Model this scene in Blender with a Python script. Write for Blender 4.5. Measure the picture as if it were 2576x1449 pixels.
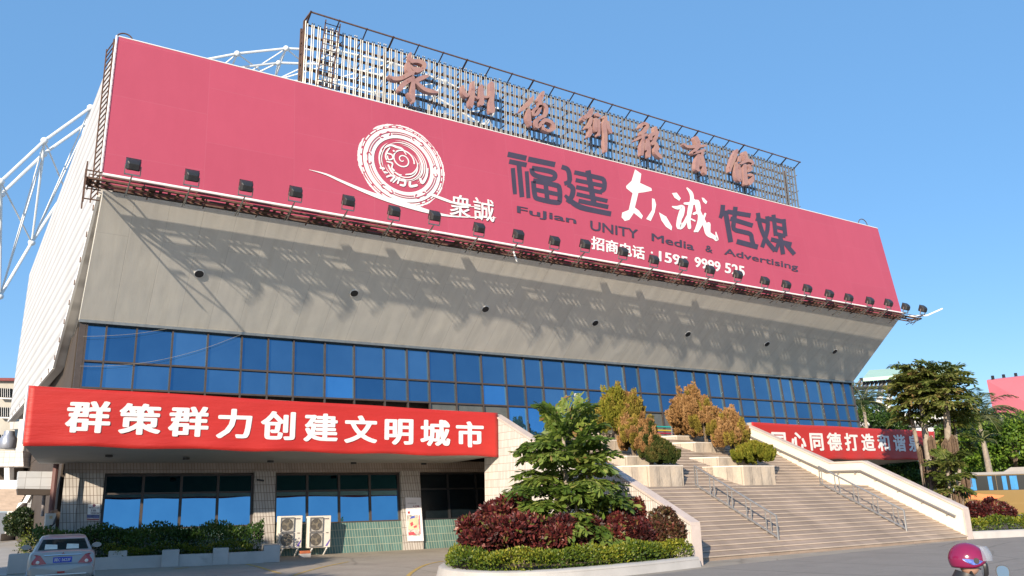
import bpy, math, random
import numpy as np
from mathutils import Vector, Matrix
for o in list(bpy.data.objects): bpy.data.objects.remove(o)
S = bpy.context.scene
COL = S.collection
R_ = math.radians
random.seed(7); RNG = np.random.default_rng(7)

# ------------------------------------------------------------------ camera
# world: X along the facade, Y into the building, Z up, ground at z = 0, metres
FPX, CX, CY, EYE = 2032.2, 1288.0, 724.5, 2.17
pit, rol, yaw = R_(14.5715), R_(-1.2671), R_(56.978)
cr, sr, cp, sp = math.cos(rol), math.sin(rol), math.cos(pit), math.sin(pit)
MC = np.array([[cr, -sr, 0], [sr, cr, 0], [0, 0, 1]]) @ np.array([[1, 0, 0], [0, cp, sp], [0, -sp, cp]])
lv = lambda a: np.array([math.sin(a), 0, math.cos(a)])
RC = np.array([MC @ lv(yaw), MC @ lv(yaw - math.pi/2), MC @ np.array([0, -1, 0.])])
cam = bpy.data.cameras.new('camera'); camo = bpy.data.objects.new('camera', cam); COL.objects.link(camo)
m4 = Matrix.Identity(4)
for i in range(3):
    m4[i][0], m4[i][1], m4[i][2] = RC[i][0], -RC[i][1], -RC[i][2]
m4[2][3] = EYE
camo.matrix_world = m4
cam.sensor_width = 36; cam.lens = 36*FPX/2576; cam.clip_start = .1; cam.clip_end = 3000
S.camera = camo

# ------------------------------------------------------------------ light
SUN_EL, SUN_AZ = R_(19), R_(52)           # azimuth measured from -Y towards -X
sd = np.array([-math.sin(SUN_AZ)*math.cos(SUN_EL), -math.cos(SUN_AZ)*math.cos(SUN_EL), math.sin(SUN_EL)])
sun = bpy.data.lights.new('sun', 'SUN'); suno = bpy.data.objects.new('sun', sun); COL.objects.link(suno)
sun.energy = 5.0; sun.angle = R_(.6); sun.color = (1, .86, .68)
suno.rotation_euler = Vector(sd).to_track_quat('Z', 'Y').to_euler()
suno.location = (-30, -30, 40)
W = bpy.data.worlds.new('World'); S.world = W; W.use_nodes = True
wn = W.node_tree.nodes; wl = W.node_tree.links
sky = wn.new('ShaderNodeTexSky'); sky.sky_type = 'NISHITA'; sky.sun_disc = False
sky.sun_elevation = SUN_EL; sky.sun_rotation = math.pi + SUN_AZ
sky.air_density = 1.0; sky.dust_density = .25; sky.ozone_density = 2.6; sky.altitude = 20
bg = [n for n in wn if n.type == 'BACKGROUND'][0]; bg.inputs[1].default_value = .105
hs = wn.new('ShaderNodeHueSaturation'); hs.inputs['Saturation'].default_value = 1.18; wl.new(sky.outputs[0], hs.inputs['Color']); wm = wn.new('ShaderNodeMix'); wm.data_type = 'RGBA'; wm.inputs[0].default_value = .5
wm.inputs[7].default_value = (1.62, 3.5, 6.4, 1); wl.new(hs.outputs[0], wm.inputs[6]); wl.new(wm.outputs[2], bg.inputs[0])   # even, hazeless blue
S.view_settings.view_transform = 'Standard'; S.view_settings.look = 'None'
S.view_settings.exposure = 0.65; S.view_settings.gamma = 1

# ------------------------------------------------------------------ helpers
def ray(u, v): return RC @ np.array([u-CX, v-CY, FPX])
O0 = np.array([0, 0, EYE])
def PZ(u, v, z=0.): d = ray(u, v); return O0 + d*((z-EYE)/d[2])
def PY(u, v, y): d = ray(u, v); return O0 + d*(y/d[1])
def PX(u, v, x): d = ray(u, v); return O0 + d*(x/d[0])
def PD(u, v, D): return O0 + ray(u, v)/FPX*D            # at depth D along the view axis
def PP(u, v, pl): d = ray(u, v); return O0 + d*(np.dot(pl[0]-O0, pl[1])/np.dot(d, pl[1]))
def CR(ox, oy, sc):
    K = 3379/2576
    return lambda x, y: ((ox+x/sc)/K, (oy+y/sc)/K)
def unit(v): v = np.array(v, float); return v/np.linalg.norm(v)
def plane(p, h, lean):                                  # plane through p, horizontal direction h, leaning back
    h = unit(h); b = np.array([-h[1], h[0], 0]); u = math.cos(R_(lean))*np.array([0, 0, 1.])+math.sin(R_(lean))*b
    n = np.cross(h, u); return (np.array(p, float), n, h, u, b)

ORG = {}
class MB:
    def __init__(s): s.v = []; s.f = []; s.mi = []; s.m = 0; s.uv = None
    def add(s, vs, fs):
        b = len(s.v); s.v += [tuple(map(float, p)) for p in vs]
        s.f += [tuple(b+i for i in f) for f in fs]; s.mi += [s.m]*len(fs); return s
    def poly(s, vs): return s.add(vs, [tuple(range(len(vs)))])
    def box(s, a, b):
        (x0, y0, z0), (x1, y1, z1) = a, b
        return s.obox(((x0+x1)/2, (y0+y1)/2, (z0+z1)/2), (1, 0, 0), (0, 1, 0), (0, 0, 1), abs(x1-x0)/2, abs(y1-y0)/2, abs(z1-z0)/2)
    def obox(s, c, ax, ay, az, hx, hy, hz):
        c, ax, ay, az = [np.array(q, float) for q in (c, ax, ay, az)]
        vs = [c+ax*hx*i+ay*hy*j+az*hz*k for i in (-1, 1) for j in (-1, 1) for k in (-1, 1)]
        return s.add(vs, [(0, 1, 3, 2), (4, 6, 7, 5), (0, 4, 5, 1), (2, 3, 7, 6), (0, 2, 6, 4), (1, 5, 7, 3)])
    def bar(s, p, q, w, d, side=(0, 0, 1)):             # rectangular bar from p to q
        p, q = np.array(p, float), np.array(q, float); a = q-p; L = np.linalg.norm(a)
        if L < 1e-6: return s
        a /= L; sd_ = np.array(side, float)
        if abs(np.dot(a, sd_)) > .98: sd_ = np.array([0, 1., 0]) if abs(a[1]) < .9 else np.array([1., 0, 0])
        b = unit(np.cross(a, sd_)); c = np.cross(b, a)
        return s.obox((p+q)/2, a, b, c, L/2, w/2, d/2)
    def tube(s, pts, r, n=8, cap=True):
        pts = [np.array(p, float) for p in pts]; rs = r if hasattr(r, '__len__') else [r]*len(pts)
        rings = []; prev = None
        for i, p in enumerate(pts):
            t = unit(pts[min(i+1, len(pts)-1)]-pts[max(i-1, 0)])
            if prev is None:
                ref = np.array([0, 0, 1.]) if abs(t[2]) < .9 else np.array([1., 0, 0]); a = unit(np.cross(t, ref))
            else: a = unit(prev-t*np.dot(prev, t))
            prev = a; b = np.cross(t, a)
            rings.append([p+rs[i]*(math.cos(2*math.pi*k/n)*a+math.sin(2*math.pi*k/n)*b) for k in range(n)])
        vs = [q for rg in rings for q in rg]; fs = []
        for i in range(len(pts)-1):
            for k in range(n):
                k2 = (k+1) % n; fs.append((i*n+k, i*n+k2, (i+1)*n+k2, (i+1)*n+k))
        if cap: fs += [tuple(range(n-1, -1, -1)), tuple((len(pts)-1)*n+k for k in range(n))]
        return s.add(vs, fs)
    def ball(s, c, r, n=8, m=6, sc=(1, 1, 1), jit=0, rnd=None):
        c = np.array(c, float); vs = []; fs = []
        for i in range(m+1):
            th = math.pi*i/m
            for k in range(n):
                ph = 2*math.pi*k/n; q = np.array([math.sin(th)*math.cos(ph)*sc[0], math.sin(th)*math.sin(ph)*sc[1], math.cos(th)*sc[2]])
                vs.append(c+r*q*(1+(rnd.uniform(-jit, jit) if jit else 0)))
        for i in range(m):
            for k in range(n): k2 = (k+1) % n; fs.append((i*n+k, (i+1)*n+k, (i+1)*n+k2, i*n+k2))
        return s.add(vs, fs)
    def prism(s, poly, d):                              # closed extrusion of polygon (3D points) along d
        n = len(poly); d = np.array(d, float); P = [np.array(p, float) for p in poly]
        fs = [tuple(range(n)), tuple(range(2*n-1, n-1, -1))]+[(i, n+i, n+(i+1) % n, (i+1) % n) for i in range(n)]
        return s.add(P+[p+d for p in P], fs)
    def loft(s, rings, closed=True, caps=True):
        n = len(rings[0]); vs = [p for r in rings for p in r]; fs = []
        for i in range(len(rings)-1):
            for k in range(n if closed else n-1):
                k2 = (k+1) % n; fs.append((i*n+k, i*n+k2, (i+1)*n+k2, (i+1)*n+k))
        if caps: fs += [tuple(range(n-1, -1, -1)), tuple((len(rings)-1)*n+k for k in range(n))]
        return s.add(vs, fs)
    def build(s, name, mats, parent=None, org=None, smooth=False, uvf=None, bevel=0, recalc=True):
        V = np.array(s.v, float).reshape(-1, 3)
        if parent is not None: og = ORG[parent]
        elif org is not None: og = np.array(org, float)
        else: og = np.array([(V[:, 0].min()+V[:, 0].max())/2, (V[:, 1].min()+V[:, 1].max())/2, V[:, 2].min()])
        me = bpy.data.meshes.new(name); me.from_pydata((V-og).tolist(), [], s.f)
        if not isinstance(mats, (list, tuple)): mats = [mats]
        for m in mats: me.materials.append(m)
        if len(mats) > 1: me.polygons.foreach_set('material_index', s.mi)
        if recalc:
            import bmesh
            b = bmesh.new(); b.from_mesh(me); bmesh.ops.recalc_face_normals(b, faces=b.faces); b.to_mesh(me); b.free()
        if uvf is not None:
            ul = me.uv_layers.new(name='UVMap'); co = V
            dat = np.array([uvf(co[l.vertex_index]) for l in me.loops], np.float32).ravel(); ul.data.foreach_set('uv', dat)
        if smooth:
            me.polygons.foreach_set('use_smooth', [True]*len(me.polygons))
            try: me.set_sharp_from_angle(angle=R_(40))
            except Exception: pass
        o = bpy.data.objects.new(name, me); COL.objects.link(o)
        if parent is not None: o.parent = parent; ORG[o] = og
        else: o.location = og; ORG[o] = og
        if bevel:
            bm_ = o.modifiers.new('bevel', 'BEVEL'); bm_.width = bevel; bm_.segments = 2; bm_.limit_method = 'ANGLE'; bm_.angle_limit = R_(40)
        return o
def tag(o, label, cat, group=None, kind=None):
    if label: o['label'] = label
    if cat: o['category'] = cat
    if group: o['group'] = group
    if kind: o['kind'] = kind
    return o
def thing(name, label, cat, loc, group=None):
    o = bpy.data.objects.new(name, None); COL.objects.link(o); o.location = loc; o.empty_display_size = .3
    ORG[o] = np.array(loc, float); return tag(o, label, cat, group)
def struct(o): o['kind'] = 'structure'; return o
def dup(root, loc, label=None, rotz=0):
    r = root.copy(); COL.objects.link(r); r.location = loc; r.rotation_euler = (0, 0, rotz)
    if label: r['label'] = label
    for ch in list(root.children):
        c = ch.copy(); COL.objects.link(c); c.parent = r
        for g in list(ch.children):
            d = g.copy(); COL.objects.link(d); d.parent = c
    return r

# ------------------------------------------------------------------ materials
MATS = {}
def nm(name):
    m = bpy.data.materials.new(name); m.use_nodes = True; nt = m.node_tree
    p = [n for n in nt.nodes if n.type == 'BSDF_PRINCIPLED'][0]; return m, nt, p
def coords(nt, kind='Object', scale=(1, 1, 1)):
    t = nt.nodes.new('ShaderNodeTexCoord'); mp = nt.nodes.new('ShaderNodeMapping'); mp.inputs['Scale'].default_value = scale
    nt.links.new(t.outputs[kind], mp.inputs[0]); return mp.outputs[0]
def noise(nt, vec, scale, detail=4, rough=.55):
    n = nt.nodes.new('ShaderNodeTexNoise'); n.inputs['Scale'].default_value = scale; n.inputs['Detail'].default_value = detail
    n.inputs['Roughness'].default_value = rough
    if vec is not None: nt.links.new(vec, n.inputs['Vector'])
    return n.outputs[0]
def ramp(nt, fac, stops):
    r = nt.nodes.new('ShaderNodeValToRGB'); e = r.color_ramp.elements
    while len(e) < len(stops): e.new(.5)
    for i, (p, c) in enumerate(stops): e[i].position = p; e[i].color = (*c, 1) if len(c) == 3 else c
    nt.links.new(fac, r.inputs[0]); return r.outputs[0]
def mix(nt, fac, a, b, mode='MIX'):
    m = nt.nodes.new('ShaderNodeMix'); m.data_type = 'RGBA'; m.blend_type = mode
    for i, x in ((0, fac), (6, a), (7, b)):
        if isinstance(x, (int, float)): m.inputs[i].default_value = x
        elif isinstance(x, tuple): m.inputs[i].default_value = (*x, 1)
        else: nt.links.new(x, m.inputs[i])
    return m.outputs[2]
def bump(nt, p, h, strength=.3, dist=.02):
    b = nt.nodes.new('ShaderNodeBump'); b.inputs['Strength'].default_value = strength; b.inputs['Distance'].default_value = dist
    nt.links.new(h, b.inputs['Height']); nt.links.new(b.outputs[0], p.inputs['Normal'])
def sc3(c, k): return tuple(min(1, x*k) for x in c)
def plain(name, col, rough=.6, var=.18, nscale=3., metal=0., bumps=.0, kind='Object', stain=None, spec=.5):
    m, nt, p = nm(name); v = coords(nt, kind)
    n1 = noise(nt, v, nscale, 6, .6)
    c = ramp(nt, n1, [(.3, sc3(col, 1-var)), (.5, col), (.72, sc3(col, 1+var))])
    if stain:
        n2 = noise(nt, v, stain[1], 8, .7); f = ramp(nt, n2, [(stain[2], (0, 0, 0)), (min(1, stain[2]+.16), (1, 1, 1))])
        c = mix(nt, f, c, stain[0])
    nt.links.new(c, p.inputs['Base Color']); p.inputs['Roughness'].default_value = rough; p.inputs['Metallic'].default_value = metal
    p.inputs['Specular IOR Level'].default_value = spec
    if bumps: bump(nt, p, noise(nt, v, nscale*8, 5), bumps, .01)
    return m
def bricks(name, col, mortar, bw, bh, ms, off=0., rough=.4, var=.1, uv=True, bstr=.25, col2=None, dirt=.12):
    m, nt, p = nm(name); v = coords(nt, 'UV' if uv else 'Object')
    b = nt.nodes.new('ShaderNodeTexBrick'); b.offset = off; b.inputs['Scale'].default_value = 1
    b.inputs['Brick Width'].default_value = bw; b.inputs['Row Height'].default_value = bh; b.inputs['Mortar Size'].default_value = ms
    b.inputs['Mortar Smooth'].default_value = .1; b.inputs['Bias'].default_value = 0
    b.inputs['Color1'].default_value = (*sc3(col, 1-var), 1); b.inputs['Color2'].default_value = (*sc3(col2 or col, 1+var), 1); b.inputs['Mortar'].default_value = (*mortar, 1)
    nt.links.new(v, b.inputs[0])
    n1 = noise(nt, v, .7, 6, .65); c = mix(nt, 1.0, b.outputs[0], ramp(nt, n1, [(.3, (1-dirt*1.6,)*3), (.65, (1, 1, 1))]), 'MULTIPLY')
    nt.links.new(c, p.inputs['Base Color']); p.inputs['Roughness'].default_value = rough
    bump(nt, p, b.outputs[1], -bstr, .01)
    return m
# ---- shared materials
M = MATS
M['shade_toned_tile'] = bricks('shade_toned_tile', (.46, .425, .385), (.16, .12, .10), .115, .33, .010, dirt=.12)  # ground floor tile toned down, canopy shade put into its colour
M['lit_stair_tile'] = bricks('lit_stair_tile', (.64, .61, .565), (.34, .25, .20), .115, .33, .009, dirt=.08)  # same white tile in a brighter copy for the sunlit stair wall
M['beam_tile'] = bricks('beam_tile', (.36, .30, .26), (.2, .15, .12), .115, .33, .010)
M['green_tile'] = bricks('green_tile', (.085, .17, .155), (.34, .36, .28), .115, .33, .010, var=.15)
M['stone_step'] = bricks('stone_step', (.355, .27, .21), (.24, .18, .14), 1.1, .3, .004, off=.4, rough=.55, var=.13, dirt=.2, bstr=.05, uv=True)
M['stone_cap'] = plain('stone_cap', (.55, .46, .41), .5, .1, 2)
M['cream'] = plain('cream_plaster', (.74, .66, .54), .75, .05, 1.2, bumps=.05, stain=((.55, .46, .36), .6, .62))
M['granite'] = plain('split_granite', (.50, .41, .31), .85, .28, 2.2, bumps=.6, stain=((.33, .30, .27), 1.1, .56))
M['granite_cap'] = plain('granite_cap', (.58, .52, .45), .6, .1, 3)
M['soffit'] = plain('soffit_plaster', (.38, .365, .335), .8, .06, .8)
M['white_paint'] = plain('white_paint', (.8, .79, .77), .45, .04, 2)
M['steel'] = plain('stainless', (.36, .35, .34), .34, .06, 6, metal=.65)
M['galv'] = plain('galvanised', (.30, .29, .265), .38, .16, 4, metal=.8)
M['rust'] = plain('rusty_steel', (.10, .055, .038), .85, .45, 7, bumps=.2)
M['black'] = plain('black_metal', (.022, .022, .024), .45, .25, 5)
M['dark_frame'] = plain('bronze_frame', (.055, .042, .036), .45, .15, 4)
M['truss'] = plain('truss_paint', (.72, .74, .74), .45, .05, 2)
M['concrete'] = plain('concrete', (.42, .40, .38), .85, .12, 1.2, bumps=.2, stain=((.28, .26, .24), .9, .6))
M['asphalt'] = plain('asphalt', (.25, .225, .20), .9, .10, .5, bumps=.25, stain=((.205, .185, .17), .25, .55))
M['drive'] = plain('driveway', (.33, .285, .235), .9, .13, .35, bumps=.2, stain=((.22, .19, .16), .5, .6))
M['yellow_line'] = plain('yellow_line', (.5, .34, .09), .8, .3, 3, stain=((.33, .285, .235), 2.5, .52))
M['white_letter'] = plain('white_letter', (.68, .66, .65), .6, .03, 2)
M['dark_letter'] = plain('dark_letter', (.045, .037, .062), .55, .1, 2)
M['soil'] = plain('soil', (.09, .065, .045), .95, .3, 4, bumps=.4)
M['brown_dark'] = plain('dark_brown', (.06, .045, .035), .9, .15, 1)  # plain dark brown for the inner wall, openings and undersides

def cracked(name, col, stain, scale, var=.1):
    m, nt, p = nm(name); v = coords(nt); n1 = noise(nt, v, .5, 7, .65); c = ramp(nt, n1, [(.3, sc3(col, 1-var)), (.5, col), (.72, sc3(col, 1+var))])
    f = ramp(nt, noise(nt, v, .22, 8, .7), [(.54, (0, 0, 0)), (.70, (1, 1, 1))]); c = mix(nt, f, c, stain)
    f2 = ramp(nt, noise(nt, coords(nt, 'Object', (.15, .9, 1)), .8, 6, .7), [(.55, (0, 0, 0)), (.75, (.5, .5, .5))]); c = mix(nt, f2, c, sc3(stain, .85))
    ds = nt.nodes.new('ShaderNodeMix'); ds.data_type = 'VECTOR'; ds.inputs[0].default_value = .18; nz = nt.nodes.new('ShaderNodeTexNoise'); nz.inputs['Scale'].default_value = .9; nt.links.new(v, nz.inputs[0])
    nt.links.new(v, ds.inputs[4]); nt.links.new(nz.outputs[1], ds.inputs[5])
    vo = nt.nodes.new('ShaderNodeTexVoronoi'); vo.feature = 'DISTANCE_TO_EDGE'; vo.inputs['Scale'].default_value = scale; nt.links.new(ds.outputs[1], vo.inputs['Vector'])
    k = ramp(nt, vo.outputs[0], [(0, (.72, .72, .72)), (.008, (1, 1, 1))]); c = mix(nt, 1, c, k, 'MULTIPLY')
    sp = ramp(nt, noise(nt, v, 9, 4, .8), [(.3, (.9, .9, .9)), (.7, (1.08, 1.08, 1.08))]); c = mix(nt, 1, c, sp, 'MULTIPLY')
    nt.links.new(c, p.inputs['Base Color']); p.inputs['Roughness'].default_value = .9; bump(nt, p, noise(nt, v, 12, 4), .25, .01); return m
M['asphalt'] = cracked('asphalt', (.25, .225, .20), (.19, .17, .155), .16); M['drive'] = cracked('driveway', (.34, .295, .24), (.24, .21, .175), .20, .13)
def glass(name, tint, tint2, rough=.02, metal=.92, wav=.012):
    m, nt, p = nm(name); oi = nt.nodes.new('ShaderNodeObjectInfo')
    c = ramp(nt, oi.outputs['Random'], [(0, tint), (1, tint2)])
    v = coords(nt); n1 = noise(nt, v, 1.1, 3)
    c = mix(nt, 1, c, ramp(nt, n1, [(.3, (.86, .9, .93)), (.7, (1, 1, 1))]), 'MULTIPLY')
    nt.links.new(c, p.inputs['Base Color']); p.inputs['Roughness'].default_value = rough; p.inputs['Metallic'].default_value = metal
    bump(nt, p, noise(nt, v, .45, 1), wav, 1.0); return m
M['glass_blue'] = glass('tinted_blue_glass', (.075, .19, .32), (.17, .33, .48))
M['glass_pale'] = glass('pale_blue_glass', (.13, .36, .62), (.15, .40, .66))
M['glass_low'] = glass('mirror_blue_glass', (.19, .41, .55), (.24, .46, .60), metal=1, wav=.012)
M['glass_upper'] = glass('soffit_dark_glass', (.015, .07, .10), (.025, .09, .12), metal=1)  # upper panes: the dark soffit's reflection is put into the tint
M['glass_door'] = plain('grey_door_glass', (.10, .105, .095), .06, .2, 1.5, metal=.1)
M['glass_dark'] = plain('dark_window_glass', (.006, .010, .013), .25, .3, 1, spec=.18)

# grey soffit sheet: sheets run up the slope, faint seams, uneven metal
def sheet():
    m, nt, p = nm('grey_sheet'); v = coords(nt, 'UV')
    b = nt.nodes.new('ShaderNodeTexBrick'); b.offset = .37; b.inputs['Brick Width'].default_value = 7; b.inputs['Row Height'].default_value = 1.25
    b.inputs['Scale'].default_value = 1; b.inputs['Mortar Size'].default_value = .012; b.inputs['Mortar Smooth'].default_value = .5
    b.inputs['Color1'].default_value = (.71, .685, .635, 1); b.inputs['Color2'].default_value = (.735, .71, .66, 1); b.inputs['Mortar'].default_value = (.58, .56, .52, 1)
    nt.links.new(v, b.inputs[0]); n1 = noise(nt, v, .35, 5)
    c = mix(nt, 1, b.outputs[0], ramp(nt, n1, [(.3, (.9, .9, .9)), (.7, (1.04, 1.03, 1.0))]), 'MULTIPLY')
    n3 = noise(nt, coords(nt, 'UV', (.12, 1.3, 1)), 1.4, 7, .7); c = mix(nt, 1, c, ramp(nt, n3, [(.33, (.90, .895, .885)), (.52, (1, 1, 1)), (.75, (1.04, 1.03, 1.02))]), 'MULTIPLY')
    nt.links.new(c, p.inputs['Base Color']); p.inputs['Roughness'].default_value = .6
    mx = nt.nodes.new('ShaderNodeMath'); mx.operation = 'MULTIPLY_ADD'; mx.inputs[1].default_value = -.5
    nt.links.new(b.outputs[1], mx.inputs[0]); nt.links.new(noise(nt, coords(nt, 'UV', (.25, .8, 1)), 1, 2), mx.inputs[2])
    bump(nt, p, mx.outputs[0], .25, .12); return m
M['grey_sheet'] = sheet()
def ribbed(name, col, pitch, bstr=.5):
    m, nt, p = nm(name); v = coords(nt, 'UV')
    w = nt.nodes.new('ShaderNodeTexWave'); w.wave_type = 'BANDS'; w.bands_direction = 'Y'; w.inputs['Scale'].default_value = 2*math.pi/pitch/20*1.0
    nt.links.new(v, w.inputs[0]); n1 = noise(nt, v, .3, 6)
    c = mix(nt, 1, ramp(nt, w.outputs[1], [(0, sc3(col, .72)), (.45, col)]), ramp(nt, n1, [(.3, (.9, .89, .87)), (.65, (1, 1, 1))]), 'MULTIPLY')
    nt.links.new(c, p.inputs['Base Color']); p.inputs['Roughness'].default_value = .5
    bump(nt, p, w.outputs[1], bstr, .05); return m
M['white_ribbed'] = ribbed('white_ribbed_metal', (.60, .585, .575), .7, .8)

# ------------------------------------------------------------------ lettering
_TX = {}
STAMP = [(0, 0), (1, 0), (-1, 0), (0, .7), (0, -.7), (.75, .55), (-.75, .55), (.75, -.55), (-.75, -.55)]
def tgeo(body, bold=.0):
    k = (body, bold)
    if k not in _TX:
        c = bpy.data.curves.new('t', 'FONT'); c.body = body; c.size = 1; c.offset = bold; c.resolution_u = 3
        o = bpy.data.objects.new('t', c); COL.objects.link(o); bpy.context.view_layer.update()
        me = bpy.data.meshes.new_from_object(o.evaluated_get(bpy.context.evaluated_depsgraph_get()))
        _TX[k] = (np.array([tuple(v.co) for v in me.vertices]), [tuple(p.vertices) for p in me.polygons])
        bpy.data.objects.remove(o); bpy.data.curves.remove(c); bpy.data.meshes.remove(me)
    return _TX[k]
def text_fit(mb, body, BL, BR, TL, off, bold=0.):
    v, f = tgeo(body); lo, hi = v.min(0)-bold, v.max(0)+bold; BL, BR, TL = [np.array(q, float) for q in (BL, BR, TL)]; n = unit(np.cross(BR-BL, TL-BL))
    for i, (sx, sy) in enumerate(STAMP if bold else STAMP[:1]):
        a = (v[:, :1]+sx*bold-lo[0])/(hi[0]-lo[0]); b = (v[:, 1:2]+sy*bold-lo[1])/(hi[1]-lo[1])
        mb.add(BL+a*(BR-BL)+b*(TL-BL)+np.array(off)+n*.0012*i, f)
def text_em(mb, ch, cen, ax, ay, off, bold=0.):         # one square character centred on cen
    v, f = tgeo(ch); n = unit(np.cross(ax, ay))
    for i, (sx, sy) in enumerate(STAMP if bold else STAMP[:1]): mb.add(np.array(cen)+(v[:, :1]+sx*bold-.455)*np.array(ax)+(v[:, 1:2]+sy*bold-.37)*np.array(ay)+np.array(off)+n*.0012*i, f)

# ------------------------------------------------------------------ planes of the building
HW = unit((30.29, -1.17, 0)); PW = plane((33.1, 35.13, 5), HW, 5)                 # upper glazing
PB = plane(np.array([33.1, 35.13, 13])-5.0*PW[4], HW, 7.7)                        # billboard face
PG = plane((10.99, 35.41, 0), (7.69, -.65, 0), 9.2)                               # ground floor
PC = plane((19.36, 30.72, 4), (.9983, -.058, 0), 0)                               # left canopy front
def st(pl, u, v): d = PP(u, v, pl)-pl[0]; return float(np.dot(d, pl[2])), float(np.dot(d, pl[3]))
def on(pl, s, t, dep=0.): return pl[0]+pl[2]*s+pl[3]*t+pl[4]*dep

arena = thing('sports_arena', 'large grey and white sports hall with blue glass band, outward sloping soffit and canopied entrance', 'building', (20, 36, 0))
# upper curtain wall ------------------------------------------------
us = [221, 270, 346, 436, 524, 609, 675, 739, 817, 890, 965, 1022, 1076, 1142, 1208, 1268, 1315, 1360, 1415, 1471, 1524, 1567, 1603, 1651, 1698, 1743, 1777, 1810, 1852, 1891, 1931, 1961, 1989, 2025, 2058, 2092, 2119, 2141]
ss = [st(PW, u, 803+(u-222)*.088)[0] for u in us]
zr = [0, 1.82, 2.92, 4.52]                              # transoms, measured up the glass from the terrace
mb = MB()
for s in ss: mb.obox(on(PW, s, 2.25, -.02), PW[2], PW[3], PW[1], .034, 2.27, .07)
for t in zr: mb.obox(on(PW, (ss[0]+ss[-1])/2, t, -.02), PW[2], PW[3], PW[1], (ss[-1]-ss[0])/2, .038, .066)
for s in (ss[0]-.16,): mb.obox(on(PW, s, 2.25, -.0), PW[2], PW[3], PW[1], .11, 2.3, .1)
cw = mb.build('curtain_wall', M['dark_frame'], arena)
pale = {(14, 1), (12, 3), (8, 1), (15, 0), (16, 0)}
door = set([(i, 0) for i in (12, 13, 14)]+[(i, 0) for i in (18, 19, 20, 21, 22, 23, 24)])
for i in range(len(ss)-1):
    for j in range(3):
        g = MB(); g.obox(on(PW, (ss[i]+ss[i+1])/2, (zr[j]+zr[j+1])/2, .035), PW[2], PW[3], PW[1], (ss[i+1]-ss[i])/2-.03, (zr[j+1]-zr[j])/2-.03, .015)
        if j == 0 and (i, 0) not in door and i not in (15, 16, 17) and not (25 <= i <= 36): continue
        g.build('glass_door' if (i, j) in door else 'glass_pane', M['glass_door'] if (i, j) in door else M['glass_pale'] if (i, j) in pale else M['glass_blue'], cw)
# opaque strip under the glass where the canopies hide it, and the core of the building behind
core = MB(); a0 = on(PW, ss[0]-.3, 0, 1.3); a1 = on(PW, ss[-1]+.1, 0, 1.3)
core.prism([(a0[0], a0[1], 0), (a1[0], a1[1], 0), (a1[0], 76, 0), (a0[0], 76, 0)], (0, 0, 5))
b0 = on(PW, ss[0]-.3, 4.6, .3); b1 = on(PW, ss[-1]+.1, 4.6, .3)
core.prism([(b0[0], b0[1]+.2, 5), (b1[0], b1[1]+.2, 5), (b1[0], 76, 5), (b0[0], 76, 5)], (0, 0, 4.4))
core.build('inner_wall', M['brown_dark'], arena)
# grey sloping soffit -------------------------------------------------
gl0 = on(PW, ss[0]-.32, 4.58, -.12); gl1 = on(PW, ss[-1]+.12, 4.58, -.12)
bl = PP(255, 470, PB)+PB[4]*.35; br = PP(2272, 803, PB)+PB[4]*.35
bl[0] = gl0[0]-.05
mb = MB(); NG = 24; gr_ = [[(gl0*(1-i/NG)+gl1*(i/NG))*(1-j/4)+(bl*(1-i/NG)+br*(i/NG))*(j/4) for i in range(NG+1)] for j in range(5)]
mb.add([p for r_ in gr_ for p in r_], [(j*(NG+1)+i, j*(NG+1)+i+1, (j+1)*(NG+1)+i+1, (j+1)*(NG+1)+i) for j in range(4) for i in range(NG)])
e_s, e_t = PW[2], unit(bl-gl0)
def uv_soff(p): d = np.array(p)-gl0; return (float(np.dot(d, e_t)), float(np.dot(d, e_s)))
b_ = [q+np.array([0, .35, .12]) for q in (gl0, gl1, br, bl)]
mb.add([gl0, gl1, br, bl]+b_, [(4, 7, 6, 5), (0, 4, 5, 1), (1, 5, 6, 2), (2, 6, 7, 3), (3, 7, 4, 0)])
sof = mb.build('sloping_soffit', M['grey_sheet'], arena, uvf=uv_soff, recalc=False)
# small gutter/trim between soffit and glass
mb = MB(); mb.bar(gl0+np.array([0, -.06, -.02]), gl1+np.array([0, -.06, -.02]), .12, .12); mb.build('drip_trim', M['galv'], arena)
SP = (gl0, unit(np.cross(gl1-gl0, bl-gl0)))
for u, v in ((501, 688), (891, 737), (1221, 777), (1497, 812), (1730, 840), (1929, 865), (2099, 884)):
    c = PP(u, v, SP); nrm = SP[1] if SP[1][1] < 0 else -SP[1]
    for _ in range(4):
        a = np.clip((c[0]-gl0[0])/(gl1[0]-gl0[0]), 0, 1); lo_, hi_ = gl0*(1-a)+gl1*a, bl*(1-a)+br*a
        c = PP(u, v, (lo_, unit(np.cross(gl1-gl0, hi_-lo_))))
    mb = MB(); mb.tube([c-nrm*.3, c+nrm*.04], .205, 18, True); ve = mb.build('round_vent', M['white_paint'], arena)
    mb = MB(); mb.tube([c+nrm*.042, c+nrm*.046], .178, 18, True)
    for k in range(3): mb.obox(c+nrm*.048+e_t*(k-1)*.08, e_s, e_t, nrm, .16, .012, .004)
    mb.build('grille', M['black'], ve)
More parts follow.
